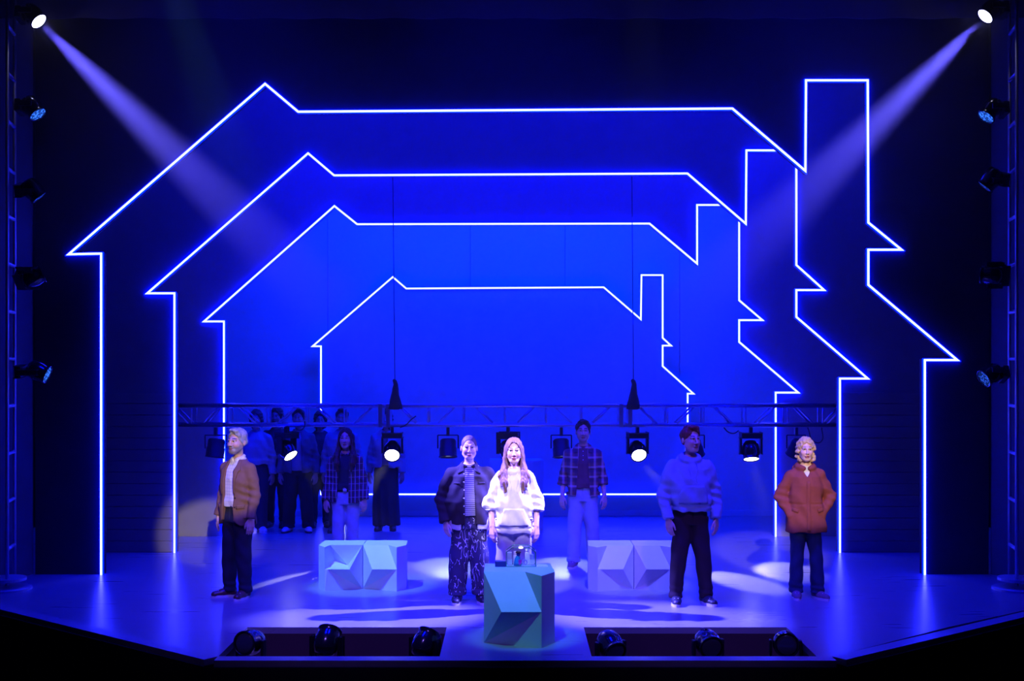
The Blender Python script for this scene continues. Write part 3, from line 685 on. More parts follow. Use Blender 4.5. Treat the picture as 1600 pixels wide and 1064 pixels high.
def loft(secs, p=2.3):
    """secs: (z, cx, cy, rx, ry)"""
    S = np.array(sorted(secs), float)
    def f(X, Y, Z):
        g = [np.interp(Z.ravel(), S[:, 0], S[:, i]).reshape(Z.shape) for i in range(1, 5)]
        q = (np.abs((X-g[0])/g[2])**p+np.abs((Y-g[1])/g[3])**p)**(1/p)
        return np.maximum((q-1)*np.minimum(g[2], g[3]), np.maximum(Z-S[-1, 0], S[0, 0]-Z))
    lo = np.array(((S[:, 1]-S[:, 3]).min(), (S[:, 2]-S[:, 4]).min(), S[0, 0])); hi = np.array(((S[:, 1]+S[:, 3]).max(), (S[:, 2]+S[:, 4]).max(), S[-1, 0]))
    return f, lo, hi
HK, HZ0 = 1.07, 1.525     # head size factor, and the height it is scaled about
def turned(prim, yaw, c=(0, 0.015), pitch=0.0):
    f, lo, hi = prim; cs, sn = math.cos(yaw), math.sin(yaw)
    def g(X, Y, Z):
        x, y = (X-c[0])/HK, (Y-c[1])/HK; return f(x*cs+y*sn+c[0], -x*sn+y*cs+c[1], (Z-HZ0)/HK+HZ0)*HK
    R = max(abs(lo[0]), abs(hi[0]), abs(lo[1]-c[1]), abs(hi[1]-c[1]))*1.25*HK
    return g, np.array((c[0]-R, c[1]-R, (lo[2]-HZ0)*HK+HZ0)), np.array((c[0]+R, c[1]+R, (hi[2]-HZ0)*HK+HZ0))
def rng(a, b, s): return np.arange(a, b+s*0.5, s)
def folds(seed, amp, fx, fy, fz):
    r = np.random.RandomState(seed); ph = r.uniform(0, 6.28, 6)
    def f(X, Y, Z):
        return amp*(np.sin(fx*X+fz*0.6*Z+ph[0]+1.5*np.sin(7*Z+ph[3]))*np.sin(fy*Y+ph[1]+4*X)+0.7*np.sin(fz*Z+5*np.sin(9*X+ph[4])+ph[2]+6*Y))
    return f
def patch(name, vol, left, right, m, parent, off=0.006, th=0.004, nu=6, nv=14, solid_y=None):
    """a cloth piece lying on the front of a garment between two border lines of (x, z)"""
    L = np.array(left, float); R = np.array(right, float)
    def samp(P, t):
        d = np.concatenate([[0], np.cumsum(np.linalg.norm(np.diff(P, axis=0), axis=1))]); d = d/max(d[-1], 1e-9)
        return np.stack([np.interp(t, d, P[:, 0]), np.interp(t, d, P[:, 1])], -1)
    bm = bmesh.new(); G = []
    for layer in (0, 1):
        g = []
        for j in range(nv+1):
            a, b = samp(L, j/nv), samp(R, j/nv); row = []
            for i in range(nu+1):
                q = a+(b-a)*i/nu; y = vol.front(q[0], q[1])-off+(th if layer else 0)*1.0
                row.append(bm.verts.new((q[0], y, q[1])))
            g.append(row)
        G.append(g)
    for layer in (0, 1):
        for j in range(nv):
            for i in range(nu): bm.faces.new((G[layer][j][i], G[layer][j][i+1], G[layer][j+1][i+1], G[layer][j+1][i]))
    for j in range(nv):
        for i in (0, nu): bm.faces.new((G[0][j][i], G[0][j+1][i], G[1][j+1][i], G[1][j][i]))
    for i in range(nu):
        for j in (0, nv): bm.faces.new((G[0][j][i], G[0][j][i+1], G[1][j][i+1], G[1][j][i]))
    return bmobj(name, bm, m, parent, True)
def studs(name, vol, pts_, r, m, parent):
    me = None
    for (x, z) in pts_:
        if me is None:
            bm = bmesh.new(); b_lathe(bm, [(r, 0.0), (r, r*0.5), (r*0.6, r*0.8)], 10, Matrix.Rotation(math.pi/2, 4, 'X')); o = bmobj(name, bm, m, parent, True); me = o.data
        else: o = link(name, me, None, parent)
        o.location = (x, vol.front(x, z)+0.002, z)
def skin_mat(name):
    m = mat(name, (0.7, 0.5, 0.4), 0.5, bump=0.05, bscale=150); t = m.node_tree; b = t.nodes['Principled BSDF']
    a = t.nodes.new('ShaderNodeAttribute'); a.attribute_name = 'Col'; t.links.new(a.outputs['Color'], b.inputs['Base Color'])
    b.inputs['Subsurface Weight'].default_value = 0.0
    return m
SKIN = skin_mat('skin'); EYEM = skin_mat('eyeball'); EYEM.node_tree.nodes['Principled BSDF'].inputs['Roughness'].default_value = 0.15
def hair_mat(name, col):
    m = mat(name, col, 0.5, spec=0.35); t = m.node_tree; b = t.nodes['Principled BSDF']
    tc = t.nodes.new('ShaderNodeTexCoord'); mp = t.nodes.new('ShaderNodeMapping'); mp.inputs['Scale'].default_value = (1, 1, 0.12); t.links.new(tc.outputs['Object'], mp.inputs[0])
    nz = t.nodes.new('ShaderNodeTexNoise'); nz.inputs['Scale'].default_value = 130; nz.inputs['Detail'].default_value = 3; t.links.new(mp.outputs[0], nz.inputs['Vector'])
    mx = t.nodes.new('ShaderNodeMix'); mx.data_type = 'RGBA'; mx.inputs[6].default_value = tuple(c*0.55 for c in col)+(1,); mx.inputs[7].default_value = tuple(min(1, c*1.5) for c in col)+(1,)
    t.links.new(nz.outputs['Fac'], mx.inputs[0]); t.links.new(mx.outputs[2], b.inputs['Base Color'])
    bp = t.nodes.new('ShaderNodeBump'); bp.inputs['Strength'].default_value = 0.6; bp.inputs['Distance'].default_value = 0.01
    t.links.new(nz.outputs['Fac'], bp.inputs['Height']); t.links.new(bp.outputs[0], b.inputs['Normal']); return m
def cloth(name, col, rough=0.85): return mat(name, col, rough, noise=(25, 0.12), bump=0.2, bscale=160, spec=0.25)
def setcol(me, cols):
    a = me.color_attributes.new('Col', 'FLOAT_COLOR', 'POINT'); C = np.ones((len(me.vertices), 4), np.float32); C[:, :3] = cols; a.data.foreach_set('color', C.ravel())

def person(px, py, H, label, rz=0.0, yaw=0.0, sh=0.175, wf=1.0, fem=False, skin=(0.62, 0.40, 0.31), hair='short', hairc=(0.05, 0.03, 0.02), brow=None,
           beard=None, E=None, W=None, feet=((-0.10, 0.0, -0.15), (0.10, 0.0, 0.15)), fine=True, leg=(0.098, 0.072, 0.062), legm=None, hem=0.06, hemz=None,
           shoem=None, solem=None, top=None, group=None, hands=(True, True), faceted=None, skirt=None, lowwaist=None):
    S = H/1.767; loc = fl(px, py); root = empty('person', loc, rz); tag(root, label, 'person', group); root.scale = (S, S, S)
    E = E or [(-(sh+0.045), 0.04, 1.10), (sh+0.045, 0.04, 1.10)]; W = W or [(-(sh+0.065), -0.03, 0.855), (sh+0.065, -0.03, 0.855)]
    # ---------------- body
    if fine: ax = (rng(-0.40, 0.40, 0.0058), rng(-0.215, 0.185, 0.0058), np.concatenate([rng(-0.02, 0.58, 0.016), rng(0.60, 0.92, 0.0056), rng(0.932, 1.42, 0.012), rng(1.425, 1.81, 0.0046)]))
    else: ax = (rng(-0.40, 0.40, 0.010), rng(-0.215, 0.185, 0.010), np.concatenate([rng(-0.02, 0.58, 0.02), rng(0.60, 0.92, 0.009), rng(0.932, 1.42, 0.014), rng(1.425, 1.81, 0.0085)]))
    v = Vol(*ax)
    v.add(loft([(0.80, 0, 0.02, 0.135, 0.095), (0.95, 0, 0.02, 0.14*wf, 0.09*wf), (1.07, 0, 0.015, 0.12*wf, 0.085*wf), (1.25, 0, 0.015, 0.135*wf, 0.095), (1.37, 0, 0.02, 0.13, 0.08), (1.43, 0, 0.025, 0.08, 0.06), (1.47, 0, 0.025, 0.055, 0.05)]), 0.03)
    for i, s in ((0, -1), (1, 1)):
        v.add(cap((s*0.05, 0.03, 1.43), (s*(sh-0.025), 0.025, 1.365), 0.04, 0.045), 0.03)
        v.add(cap((s*(sh-0.02), 0.025, 1.355), E[i], 0.046, 0.036), 0.03); v.add(cap(E[i], W[i], 0.037, 0.025), 0.02)
        f = feet[i]
        v.add(cap((s*0.085, 0.02, 0.86), (s*0.05+f[0]*0.5, f[1]*0.5, 0.48), 0.075, 0.05), 0.03); v.add(cap((s*0.05+f[0]*0.5, f[1]*0.5, 0.48), (f[0], f[1]+0.02, 0.09), 0.05, 0.036), 0.02)
        v.add(cap((f[0], f[1]+0.03, 0.05), (f[0]+0.10*math.sin(f[2]), f[1]-0.10*math.cos(f[2]), 0.04), 0.033, 0.03), 0.02)
        # hand: palm, four fingers, thumb
        if hands[i]:
            w_ = np.array(W[i], float); dnv = (w_-np.array(E[i])); dnv = dnv/np.linalg.norm(dnv); dnv = dnv*0.5+np.array((0, -0.06, -1.0))*0.5; dnv /= np.linalg.norm(dnv)
            inn = np.array((-s, 0, 0.0)); fwd = np.array((0, -1.0, 0)); a = 0.75
            fw = fwd*math.cos(a)+inn*math.sin(a); iw = inn*math.cos(a)-fwd*math.sin(a)
            for off, ln in ((0.031, 0.95), (0.0105, 1.05), (-0.0105, 1.0), (-0.031, 0.8)):
                k0 = w_+fw*off*0.55; k1 = w_+dnv*0.088+fw*off; k2 = k1+dnv*0.040*ln+iw*0.007; k3 = k2+dnv*0.027*ln+iw*0.014; k4 = k3+dnv*0.016*ln+iw*0.013
                v.add(cap(k0, k1, 0.0145, 0.0118), 0.010); v.add(cap(k1, k2, 0.0098, 0.009), 0.004); v.add(cap(k2, k3, 0.009, 0.0084), 0.003); v.add(cap(k3, k4, 0.0084, 0.0074), 0.003)
            t0 = w_+dnv*0.022+fw*0.018; t1 = w_+dnv*0.060+fw*0.047+iw*0.010; t2 = t1+dnv*0.032+fw*0.008+iw*0.008; t3 = t2+dnv*0.020+iw*0.006
            v.add(cap(t0, t1, 0.0155, 0.012), 0.008); v.add(cap(t1, t2, 0.0110, 0.0095), 0.004); v.add(cap(t2, t3, 0.0095, 0.008), 0.003)
    hs = 0.94 if fem else 1.0
    def hd(p_): return turned(p_, yaw)
    v.add(cap((0, 0.028, 1.42), (0, 0.022, 1.56), 0.050*hs, 0.047*hs), 0.02)
    v.add(hd(ell((0, 0.018, 1.655), (0.074, 0.094, 0.093))), 0.02); v.add(hd(ell((0, -0.026, 1.594), (0.0635*hs, 0.065, 0.078))), 0.025)
    v.add(hd(ell((0, -0.066, 1.537), (0.028*hs, 0.022, 0.020))), 0.02)
    for s in (-1, 1):
        v.add(hd(cap((s*0.052*hs, 0.0, 1.575), (s*0.022*hs, -0.06, 1.54), 0.018, 0.018)), 0.02)
        v.add(hd(ell((s*0.035, -0.060, 1.605), (0.022, 0.021, 0.022))), 0.03)
        v.sub(hd(ell((s*0.031, -0.100, 1.640), (0.019, 0.017, 0.0125))), 0.010)
        v.add(hd(ell((s*0.077, 0.018, 1.622), (0.010, 0.020, 0.031))), 0.006); v.sub(hd(ell((s*0.088, 0.010, 1.625), (0.007, 0.010, 0.018))), 0.004)
        v.add(hd(cap((s*0.019, -0.0885, 1.6495), (s*0.044, -0.080, 1.6485), 0.0048, 0.0046)), 0.004)
        v.add(hd(cap((s*0.012, -0.082, 1.660), (s*0.044, -0.070, 1.660), 0.0080, 0.0065)), 0.016)
        v.add(hd(ell((s*0.011, -0.098, 1.598), (0.0075, 0.009, 0.0065))), 0.005)
    v.add(hd(cap((0, -0.086, 1.652), (0, -0.110, 1.603), 0.0085, 0.0115)), 0.009)
    v.add(hd(ell((0, -0.090, 1.571), (0.024, 0.011, 0.0065))), 0.006); v.add(hd(ell((0, -0.088, 1.559), (0.021, 0.011, 0.0070))), 0.006)
    if beard is not None and beard[1] > 0.6:
        v.add(hd(ell((0, -0.062, 1.543), (0.044, 0.034, 0.032))), 0.02); v.add(hd(cap((-0.022, -0.092, 1.580), (0.022, -0.092, 1.580), 0.006, 0.006)), 0.006)
    me, V = v.mesh('body'); b = link('body', me, SKIN, root)
    cs, sn = math.cos(yaw), math.sin(yaw); x, y = V[:, 0]/HK, (V[:, 1]-0.015)/HK; hx = x*cs+y*sn; hy = -x*sn+y*cs+0.015; hz = (V[:, 2]-HZ0)/HK+HZ0
    C = np.tile(np.array(skin), (len(V), 1)); C *= (1+0.06*np.sin(V[:, :1]*60)*np.sin(V[:, 2:]*50))
    def paint(mask, col, a=1.0): C[mask] = C[mask]*(1-a)+np.array(col)*a
    face = (hy < -0.03) & (hz > 1.50)
    paint(face & (((np.abs(hx)-0.04)/0.022)**2+((hz-1.602)/0.02)**2 < 1), (skin[0]*1.05, skin[1]*0.8, skin[2]*0.8), 0.5)
    lip = (skin[0]*0.85, skin[1]*0.45, skin[2]*0.45) if not fem else (0.55, 0.13, 0.14)
    paint(face & ((hx/0.024)**2+((hz-1.565)/0.0125)**2 < 1), lip, 0.9); paint(face & (np.abs(hx) < 0.021) & (np.abs(hz-1.565) < 0.0028), (0.12, 0.04, 0.04))
    bc = brow or tuple(c*0.15 for c in hairc)
    paint(face & (np.abs(hz-1.663-0.05*(0.03-np.abs(np.abs(hx)-0.03))) < 0.0062) & (np.abs(np.abs(hx)-0.030) < 0.017), bc, 0.85)
    paint(face & (((np.abs(hx)-0.031)/0.019)**2+((hz-1.641)/0.009)**2 < 1), (0.10, 0.05, 0.04), 0.55)
    if beard is not None:
        bm_ = (hz < 1.607) & (hz > 1.515) & (hy < 0.012) & ~((np.abs(hx) < 0.022) & (np.abs(hz-1.565) < 0.008)) & ~((np.abs(hx) > 0.02) & (hz > 1.583) & (hy < -0.05)) & ~((np.abs(hx) < 0.02) & (hz > 1.592)) & (hz > 1.41)
        ss = lambda a, b, q: np.clip((q-a)/(b-a), 0, 1)
        al = ss(0.03, -0.01, hy)*ss(1.615, 1.590, hz)*ss(1.50, 1.52, hz)*beard[1]*(1-0.8*((np.abs(hx) < 0.021) & (np.abs(hz-1.565) < 0.008)))
        al *= 1-ss(1.575, 1.592, hz)*ss(0.028, 0.036, np.abs(hx))*ss(-0.03, -0.05, hy); al *= 1-((np.abs(hx) < 0.022) & (hz > 1.592))
        C[:] = C*(1-al[:, None])+np.array(beard[0])*al[:, None]
    setcol(me, C)
    for s in (-1, 1):
        ex, ey = s*0.031*HK, (-0.0765-0.015)*HK; c = Vector((ex*cs-ey*sn, ex*sn+ey*cs+0.015, (1.6405-HZ0)*HK+HZ0)); bm = bmesh.new()
        bmesh.ops.create_uvsphere(bm, u_segments=14, v_segments=10, radius=0.0118); o = bmobj('eye', bm, EYEM, root, True); o.location = c
        co = np.array([vv.co for vv in o.data.vertices]); fd = np.array((sn, -cs, 0)); q = co @ fd/0.0118
        setcol(o.data, np.where((q > 0.80)[:, None], np.array((0.03, 0.025, 0.03)), np.array((0.75, 0.72, 0.72))))
    # ---------------- hair
    if hair:
        st = 0.0055 if fine else 0.010
        zlo = {'short': 1.50, 'buzz': 1.52, 'long': 1.17, 'curly': 1.42, 'bun': 1.45, 'bob': 1.40}[hair]
        hv = Vol(rng(-0.18, 0.18, st), rng(-0.215, 0.20, st), rng(zlo, 1.85, st)); ra = np.random.RandomState(int(px))
        th = {'buzz': 0.0035, 'short': 0.014, 'long': 0.012, 'curly': 0.016, 'bun': 0.010, 'bob': 0.02}[hair]
        hv.add(hd(ell((0, 0.022, 1.662), (0.075+th*0.8, 0.094+th, 0.091+th))), 0.01)
        hv.sub(hd(ell((0, -0.105, 1.606), ({'buzz': 0.084, 'short': 0.082}.get(hair, 0.073), 0.088, {'buzz': 0.122, 'long': 0.122, 'short': 0.118}.get(hair, 0.110)))), 0.008)
        if hair in ('short', 'buzz', 'bun'):
            def cut(X, Y, Z):
                x, y = X, Y-0.015; yy = -x*sn+y*cs+0.015; return (1.625-0.65*yy)-Z
            hv.clip(cut)
        else: hv.clip(lambda X, Y, Z: np.where(Z < 1.56, 0.0*X-1+0*Y, -1.0+0*X*Y*Z))
        if hair == 'short':
            hv.add(hd(ell((0.0, -0.046, 1.744), (0.056, 0.034, 0.020))), 0.02); hv.warp(folds(3, 0.0045, 95, 85, 60)); hv.warp(folds(4, 0.002, 190, 160, 60))
        if hair == 'bun': hv.add(hd(ell((0, 0.11, 1.72), (0.045, 0.045, 0.045))), 0.02)
        if hair == 'long':
            for s in (-1, 1):
                for (x0, y0, x1, y1, z1, r0, r1) in ((0.072, 0.03, 0.092, 0.03, 1.46, 0.022, 0.03), (0.078, -0.01, 0.092, -0.055, 1.43, 0.012, 0.022), (0.06, 0.08, 0.07, 0.08, 1.44, 0.035, 0.04)):
                    hv.add(hd(cap((s*x0, y0, 1.66), (s*x1, y1, z1), r0, r1)), 0.012)
                for (x0, y0, z0, x1, y1, z1, r0, r1) in ((0.088, -0.035, 1.50, 0.100, -0.115, 1.425, 0.028, 0.030), (0.100, -0.115, 1.425, 0.095, -0.160, 1.33, 0.030, 0.028), (0.095, -0.160, 1.33, 0.088, -0.170, 1.235, 0.028, 0.015), (0.105, -0.02, 1.48, 0.135, -0.10, 1.39, 0.028, 0.026), (0.135, -0.10, 1.39, 0.125, -0.145, 1.29, 0.026, 0.013)):
                    hv.add(cap((s*x0, y0, z0), (s*x1, y1, z1), r0, r1, 0.8), 0.018)
            hv.add(ell((0, 0.11, 1.46), (0.09, 0.05, 0.13)), 0.02)
            def strands(X, Y, Z): return 0.0022*np.sin(130*X+4*np.sin(20*Z)+60*Y)+0.0016*np.sin(170*Y+5*np.sin(14*Z)+60*X)
            hv.warp(strands)
            hv.warp(lambda X, Y, Z: 0.009*np.exp(-((X*cs+(Y-0.015)*sn)/0.007)**2)*(Z > 1.68))
        if hair in ('curly', 'bob'):
            R = {'curly': (0.100, 0.115, 0.115), 'bob': (0.095, 0.11, 0.12)}[hair]
            for k in range(150 if hair == 'curly' else 60):
                d = ra.normal(size=3); d /= np.linalg.norm(d); q = np.array((0, 0.022, 1.635))+d*np.array(R)*ra.uniform(0.85, 1.02)
                if d[2] < -0.3: q[2] -= 0.06*ra.uniform(0, 1); q[0] *= 1.12
                lx = q[0]*cs+(q[1]-0.015)*sn; ly = -q[0]*sn+(q[1]-0.015)*cs+0.015
                if ly < -0.01 and abs(lx) < 0.075 and q[2] < 1.715: continue
                if q[2] < 1.46: continue
                hv.add(ell(q, (0.019, 0.019, 0.024)), 0.006)
            hv.warp(folds(5, 0.0045, 110, 110, 120))
            hv.sub(hd(ell((0, -0.115, 1.600), (0.068, 0.105, 0.105))), 0.006)
        hm, _ = hv.mesh('hair'); link('hair', hm, hair_mat('hair_'+hair, hairc), root)
    # ---------------- trousers or skirt
    st = 0.0085 if fine else 0.011
    lv = Vol(rng(-0.34, 0.34, st), rng(-0.19, 0.19, st), rng(max(hem-0.03, 0.005), 1.06, st*1.15))
    lv.add(loft([(0.80, 0, 0.02, 0.165*wf, 0.118*wf), (0.90, 0, 0.02, 0.172*wf, 0.122*wf), (1.0, 0, 0.018, 0.155*wf, 0.11*wf), (1.045, 0, 0.018, 0.15*wf, 0.105*wf)]), 0.02)
    if skirt:
        lv.add(loft([(hem, 0, 0.01, skirt, skirt*0.7), (0.5, 0, 0.015, 0.5*(skirt+0.17), 0.14), (0.88, 0, 0.02, 0.17, 0.12)]), 0.03)
        lv.warp(lambda X, Y, Z: 0.012*np.sin(55*X+2*np.sin(3*Z))*np.clip((0.9-Z)*1.3, 0, 1))
    else:
        for s, f in ((-1, feet[0]), (1, feet[1])):
            kx = s*0.045+f[0]*0.5; ky = f[1]*0.5-0.005
            lv.add(loft([(hem-0.03, f[0], f[1]+0.012, leg[2], leg[2]*1.15), (0.16, f[0], f[1]+0.015, leg[2]*0.98, leg[2]*1.1), (0.48, kx, ky, leg[1], leg[1]*1.05), (0.72, s*0.082, 0.012, leg[0]*0.95, leg[0]*1.05), (0.86, s*0.082, 0.02, leg[0], leg[0]*1.12)], 2.1), 0.018)
        lv.warp(folds(11+int(px) % 7, 0.0038, 26, 20, 34))
        lv.warp(lambda X, Y, Z: 0.004*np.sin(85*Z+14*X+9*Y)*np.exp(-((Z-hem-0.06)/0.06)**2))
        lv.warp(lambda X, Y, Z: 0.010*np.exp(-((X)/0.006)**2)*(Z < 0.99)*(Y < 0.02)*(Z > 0.84))
    lv.clip(lambda X, Y, Z: (hem+0.02*np.clip(Y+0.05, -0.1, 0.1)*0+0*X+0*Y)-Z)
    me, _ = lv.mesh('skirt' if skirt else 'trousers'); trous = link('skirt' if skirt else 'trousers', me, legm, root)
    # ---------------- shoes
    for f in feet:
        sv = Vol(rng(-0.075, 0.075, st*0.8), rng(-0.22, 0.12, st*0.8), rng(0.012, 0.15, st*0.7))
        sv.add(cap((0, 0.045, 0.045), (0, -0.06, 0.042), 0.044, 0.047), 0.02); sv.add(cap((0, -0.06, 0.036), (0.004, -0.145, 0.030), 0.046, 0.040), 0.03)
        sv.add(cap((0, 0.03, 0.06), (0, 0.02, 0.125), 0.046, 0.042), 0.02); sv.clip(lambda X, Y, Z: np.maximum(0.022-Z, Z-0.125)+0*X+0*Y)
        me, _ = sv.mesh('shoe'); so = link('shoe', me, shoem, root); so.location = (f[0], f[1], 0); so.rotation_euler.z = f[2]
        bm = bmesh.new(); out = []
        for k in range(24):
            a = 2*math.pi*k/24; yy = -0.048-0.142*math.sin(a); rx = 0.050*(1+0.12*math.sin(a)); out.append((rx*math.cos(a)*(1.0 if abs(math.sin(a)) < 0.9 else 0.9)*1.02, yy))
        b_slab(bm, [(p_[0]*(1 if True else 1), p_[1]) for p_ in out], 0.0, 0.027); bmobj('sole', bm, solem, so, False)
        if fine:
            bm = bmesh.new()
            for k in range(4): b_tube(bm, (-0.022, -0.040-0.022*k, 0.088-0.005*k), (0.022, -0.045-0.022*k, 0.088-0.005*k), 0.0045, 5)
            bmobj('laces', bm, solem, so)
    if top: top(root, v, lv, dict(E=E, W=W, sh=sh, wf=wf, st=st, fine=fine, feet=feet, yaw=yaw))
    return root
def garment(g, hem, ease=0.03, sleeve=1.0, sl_r=(0.066, 0.054, 0.044), hem_r=None, neck=0.066, neckz=1.475, fold=0.004, seed=1, shoulder=0.0, chest=None, belly=0.0, puff=0.0, vneck=None, collar=True, depth=1.0, cuff=True):
    """torso and sleeves of an upper garment as one volume"""
    sh, wf, st = g['sh'], g['wf'], g['st']
    if sleeve == 0: sl_r = (0.050, 0.040, 0.03)
    v = Vol(rng(-0.43, 0.43, st), rng(-0.21, 0.21, st), rng(min(hem, min(q[2] for q in g['W']) if sleeve > 0.9 else hem)-0.05, 1.53, st*1.05))
    hr = hem_r or 0.17*wf+ease
    ch = chest or (sh-0.02+ease)
    v.add(loft([(hem, 0, 0.015, hr, 0.115*wf+ease), (hem+0.06, 0, 0.015, hr*1.01, 0.12*wf+ease), (1.08, 0, 0.012-belly*0.4, 0.152*wf+ease+puff, 0.105*wf+ease+belly), (1.25, 0, 0.012, max(ch*0.97, 0.15), 0.108*depth+ease), (1.345, 0, 0.018, ch*0.93, 0.092+ease), (1.41, 0, 0.024, ch*0.62, 0.068+ease*0.7), (1.465, 0, 0.028, 0.082, 0.07)], 2.4), 0.02)
    for i, s in ((0, -1), (1, 1)):
        S_ = (s*(sh-0.022+shoulder), 0.022, 1.352); E_ = np.array(g['E'][i], float); W_ = np.array(g['W'][i], float)
        v.add(cap((s*0.055, 0.028, 1.425), S_, 0.040, sl_r[0]*0.92), 0.03); v.add(cap(S_, E_ if sleeve > 0 else np.array(S_)*0.6+E_*0.4, sl_r[0], sl_r[1]), 0.022)
        if sleeve > 0:
            t = E_+(W_-E_)*sleeve; v.add(cap(E_, t, sl_r[1], sl_r[2]), 0.018)
            if sleeve < 0.9:
                for q in (0.5, 0.75, 1.0): 
                    c = E_+(W_-E_)*sleeve*q; v.add(ell(c, (sl_r[2]*1.18, sl_r[2]*1.18, 0.016)), 0.012)
    v.warp(folds(seed, fold*1.25, 26, 22, 30)); v.warp(folds(seed+20, fold*0.6, 55, 30, 16))
    if sleeve > 0:
        for i in (0, 1):
            E_ = np.array(g['E'][i], float); W_ = np.array(g['W'][i], float)
            v.warp(lambda X, Y, Z, E_=E_: fold*1.3*np.sin(75*(Z-E_[2])+20*X+15*Y)*np.exp(-(((X-E_[0])/0.09)**2+((Z-E_[2])/0.13)**2)))
            if not cuff: continue
            # square off the cuff
            t = E_+(W_-E_)*sleeve; d = (W_-E_)/np.linalg.norm(W_-E_)
            sl, P = v.reg(t-0.09, t+0.09, 0.0); f = (P[0]-t[0])*d[0]+(P[1]-t[1])*d[1]+(P[2]-t[2])*d[2]-0.018
            near = (np.abs(P[0]-t[0]) < 0.085) & (np.abs(P[1]-t[1]) < 0.09) & (f > -0.05)
            dd = v.d[sl]; torso = (np.abs(P[0])+0*P[1]+0*P[2]) < abs(t[0])-0.062
            v.d[sl] = np.where(near & ~torso, np.maximum(dd, f), dd)
    v.sub(cap((0, 0.028, neckz-0.02), (0, 0.0, neckz+0.12), neck, neck*1.5), 0.01)
    return v
def opening(v, c0, w0, z0, c1, w1, z1, ymax=0.0, k=0.004):
    """open the front between z0 (low) and z1 (high)"""
    def f(X, Y, Z):
        t = np.clip((Z-z0)/(z1-z0), 0, 1); c = c0+(c1-c0)*t; w_ = w0+(w1-w0)*t
        return np.maximum(np.maximum(np.abs(X-c)-w_, Y-ymax), np.maximum(z0-Z-0.1, Z-z1-0.1))
    v.sub((f, np.array((-0.3, -0.3, z0-0.1)), np.array((0.3, ymax, z1+0.1))), k)
def put(v, name, m, root):
    me, _ = v.mesh(name); return link(name, me, m, root)
# ------------------------------------------------------------------ the cast
def ring(v, z0, z1, r, t, cy=0.022, n=16, ysc=1.0, k=0.012, gap=0.0):
    """a rolled collar or hood edge round the neck, low at the front (z0) and high at the back (z1)"""
    P = []
    for i in range(n+1):
        a = -math.pi/2+gap+(2*math.pi-2*gap)*i/n; c, s_ = math.cos(a), math.sin(a)
        P.append((r*c, cy+r*ysc*s_, z0+(z1-z0)*(s_+1)/2))
    for a, b in zip(P, P[1:]): v.add(cap(a, b, t, t), k)
def squiggle_mat(name, base, ink):
    m = mat(name, base, 0.85, bump=0.2, bscale=150); t = m.node_tree; b = t.nodes['Principled BSDF']
    tc = t.nodes.new('ShaderNodeTexCoord'); mp = t.nodes.new('ShaderNodeMapping'); mp.inputs['Scale'].default_value = (1.0, 1.0, 0.38); t.links.new(tc.outputs['Object'], mp.inputs[0])
    nz = t.nodes.new('ShaderNodeTexNoise'); nz.inputs['Scale'].default_value = 21; nz.inputs['Detail'].default_value = 1.5; t.links.new(mp.outputs[0], nz.inputs['Vector'])
    g = mnode(t, 'LESS_THAN', mnode(t, 'ABSOLUTE', mnode(t, 'SUBTRACT', nz.outputs['Fac'], 0.5)), 0.015)
    n2 = t.nodes.new('ShaderNodeTexNoise'); n2.inputs['Scale'].default_value = 13; t.links.new(tc.outputs['Object'], n2.inputs['Vector'])
    g = mnode(t, 'MULTIPLY', g, mnode(t, 'GREATER_THAN', n2.outputs['Fac'], 0.47))
    mx = t.nodes.new('ShaderNodeMix'); mx.data_type = 'RGBA'; mx.inputs[6].default_value = (*base, 1); mx.inputs[7].default_value = (*ink, 1); t.links.new(g, mx.inputs[0]); t.links.new(mx.outputs[2], b.inputs['Base Color'])
    return m
C_white = cloth('white_rubber', (0.7, 0.68, 0.66), 0.6); C_dkshoe = mat('dark_shoe', (0.03, 0.025, 0.035), 0.45, noise=(20, 0.2)); C_brshoe = mat('brown_leather', (0.10, 0.04, 0.025), 0.35, noise=(20, 0.2))
C_sneak = cloth('sneaker_cloth', (0.25, 0.16, 0.18)); C_btn = mat('button', (0.5, 0.5, 0.5), 0.4)
C_blk = cloth('black_cloth', (0.02, 0.018, 0.022)); C_navy = cloth('navy_cloth', (0.022, 0.022, 0.04)); C_jean = cloth('pale_denim', (0.30, 0.36, 0.48)); C_djean = cloth('dark_denim', (0.03, 0.05, 0.10))

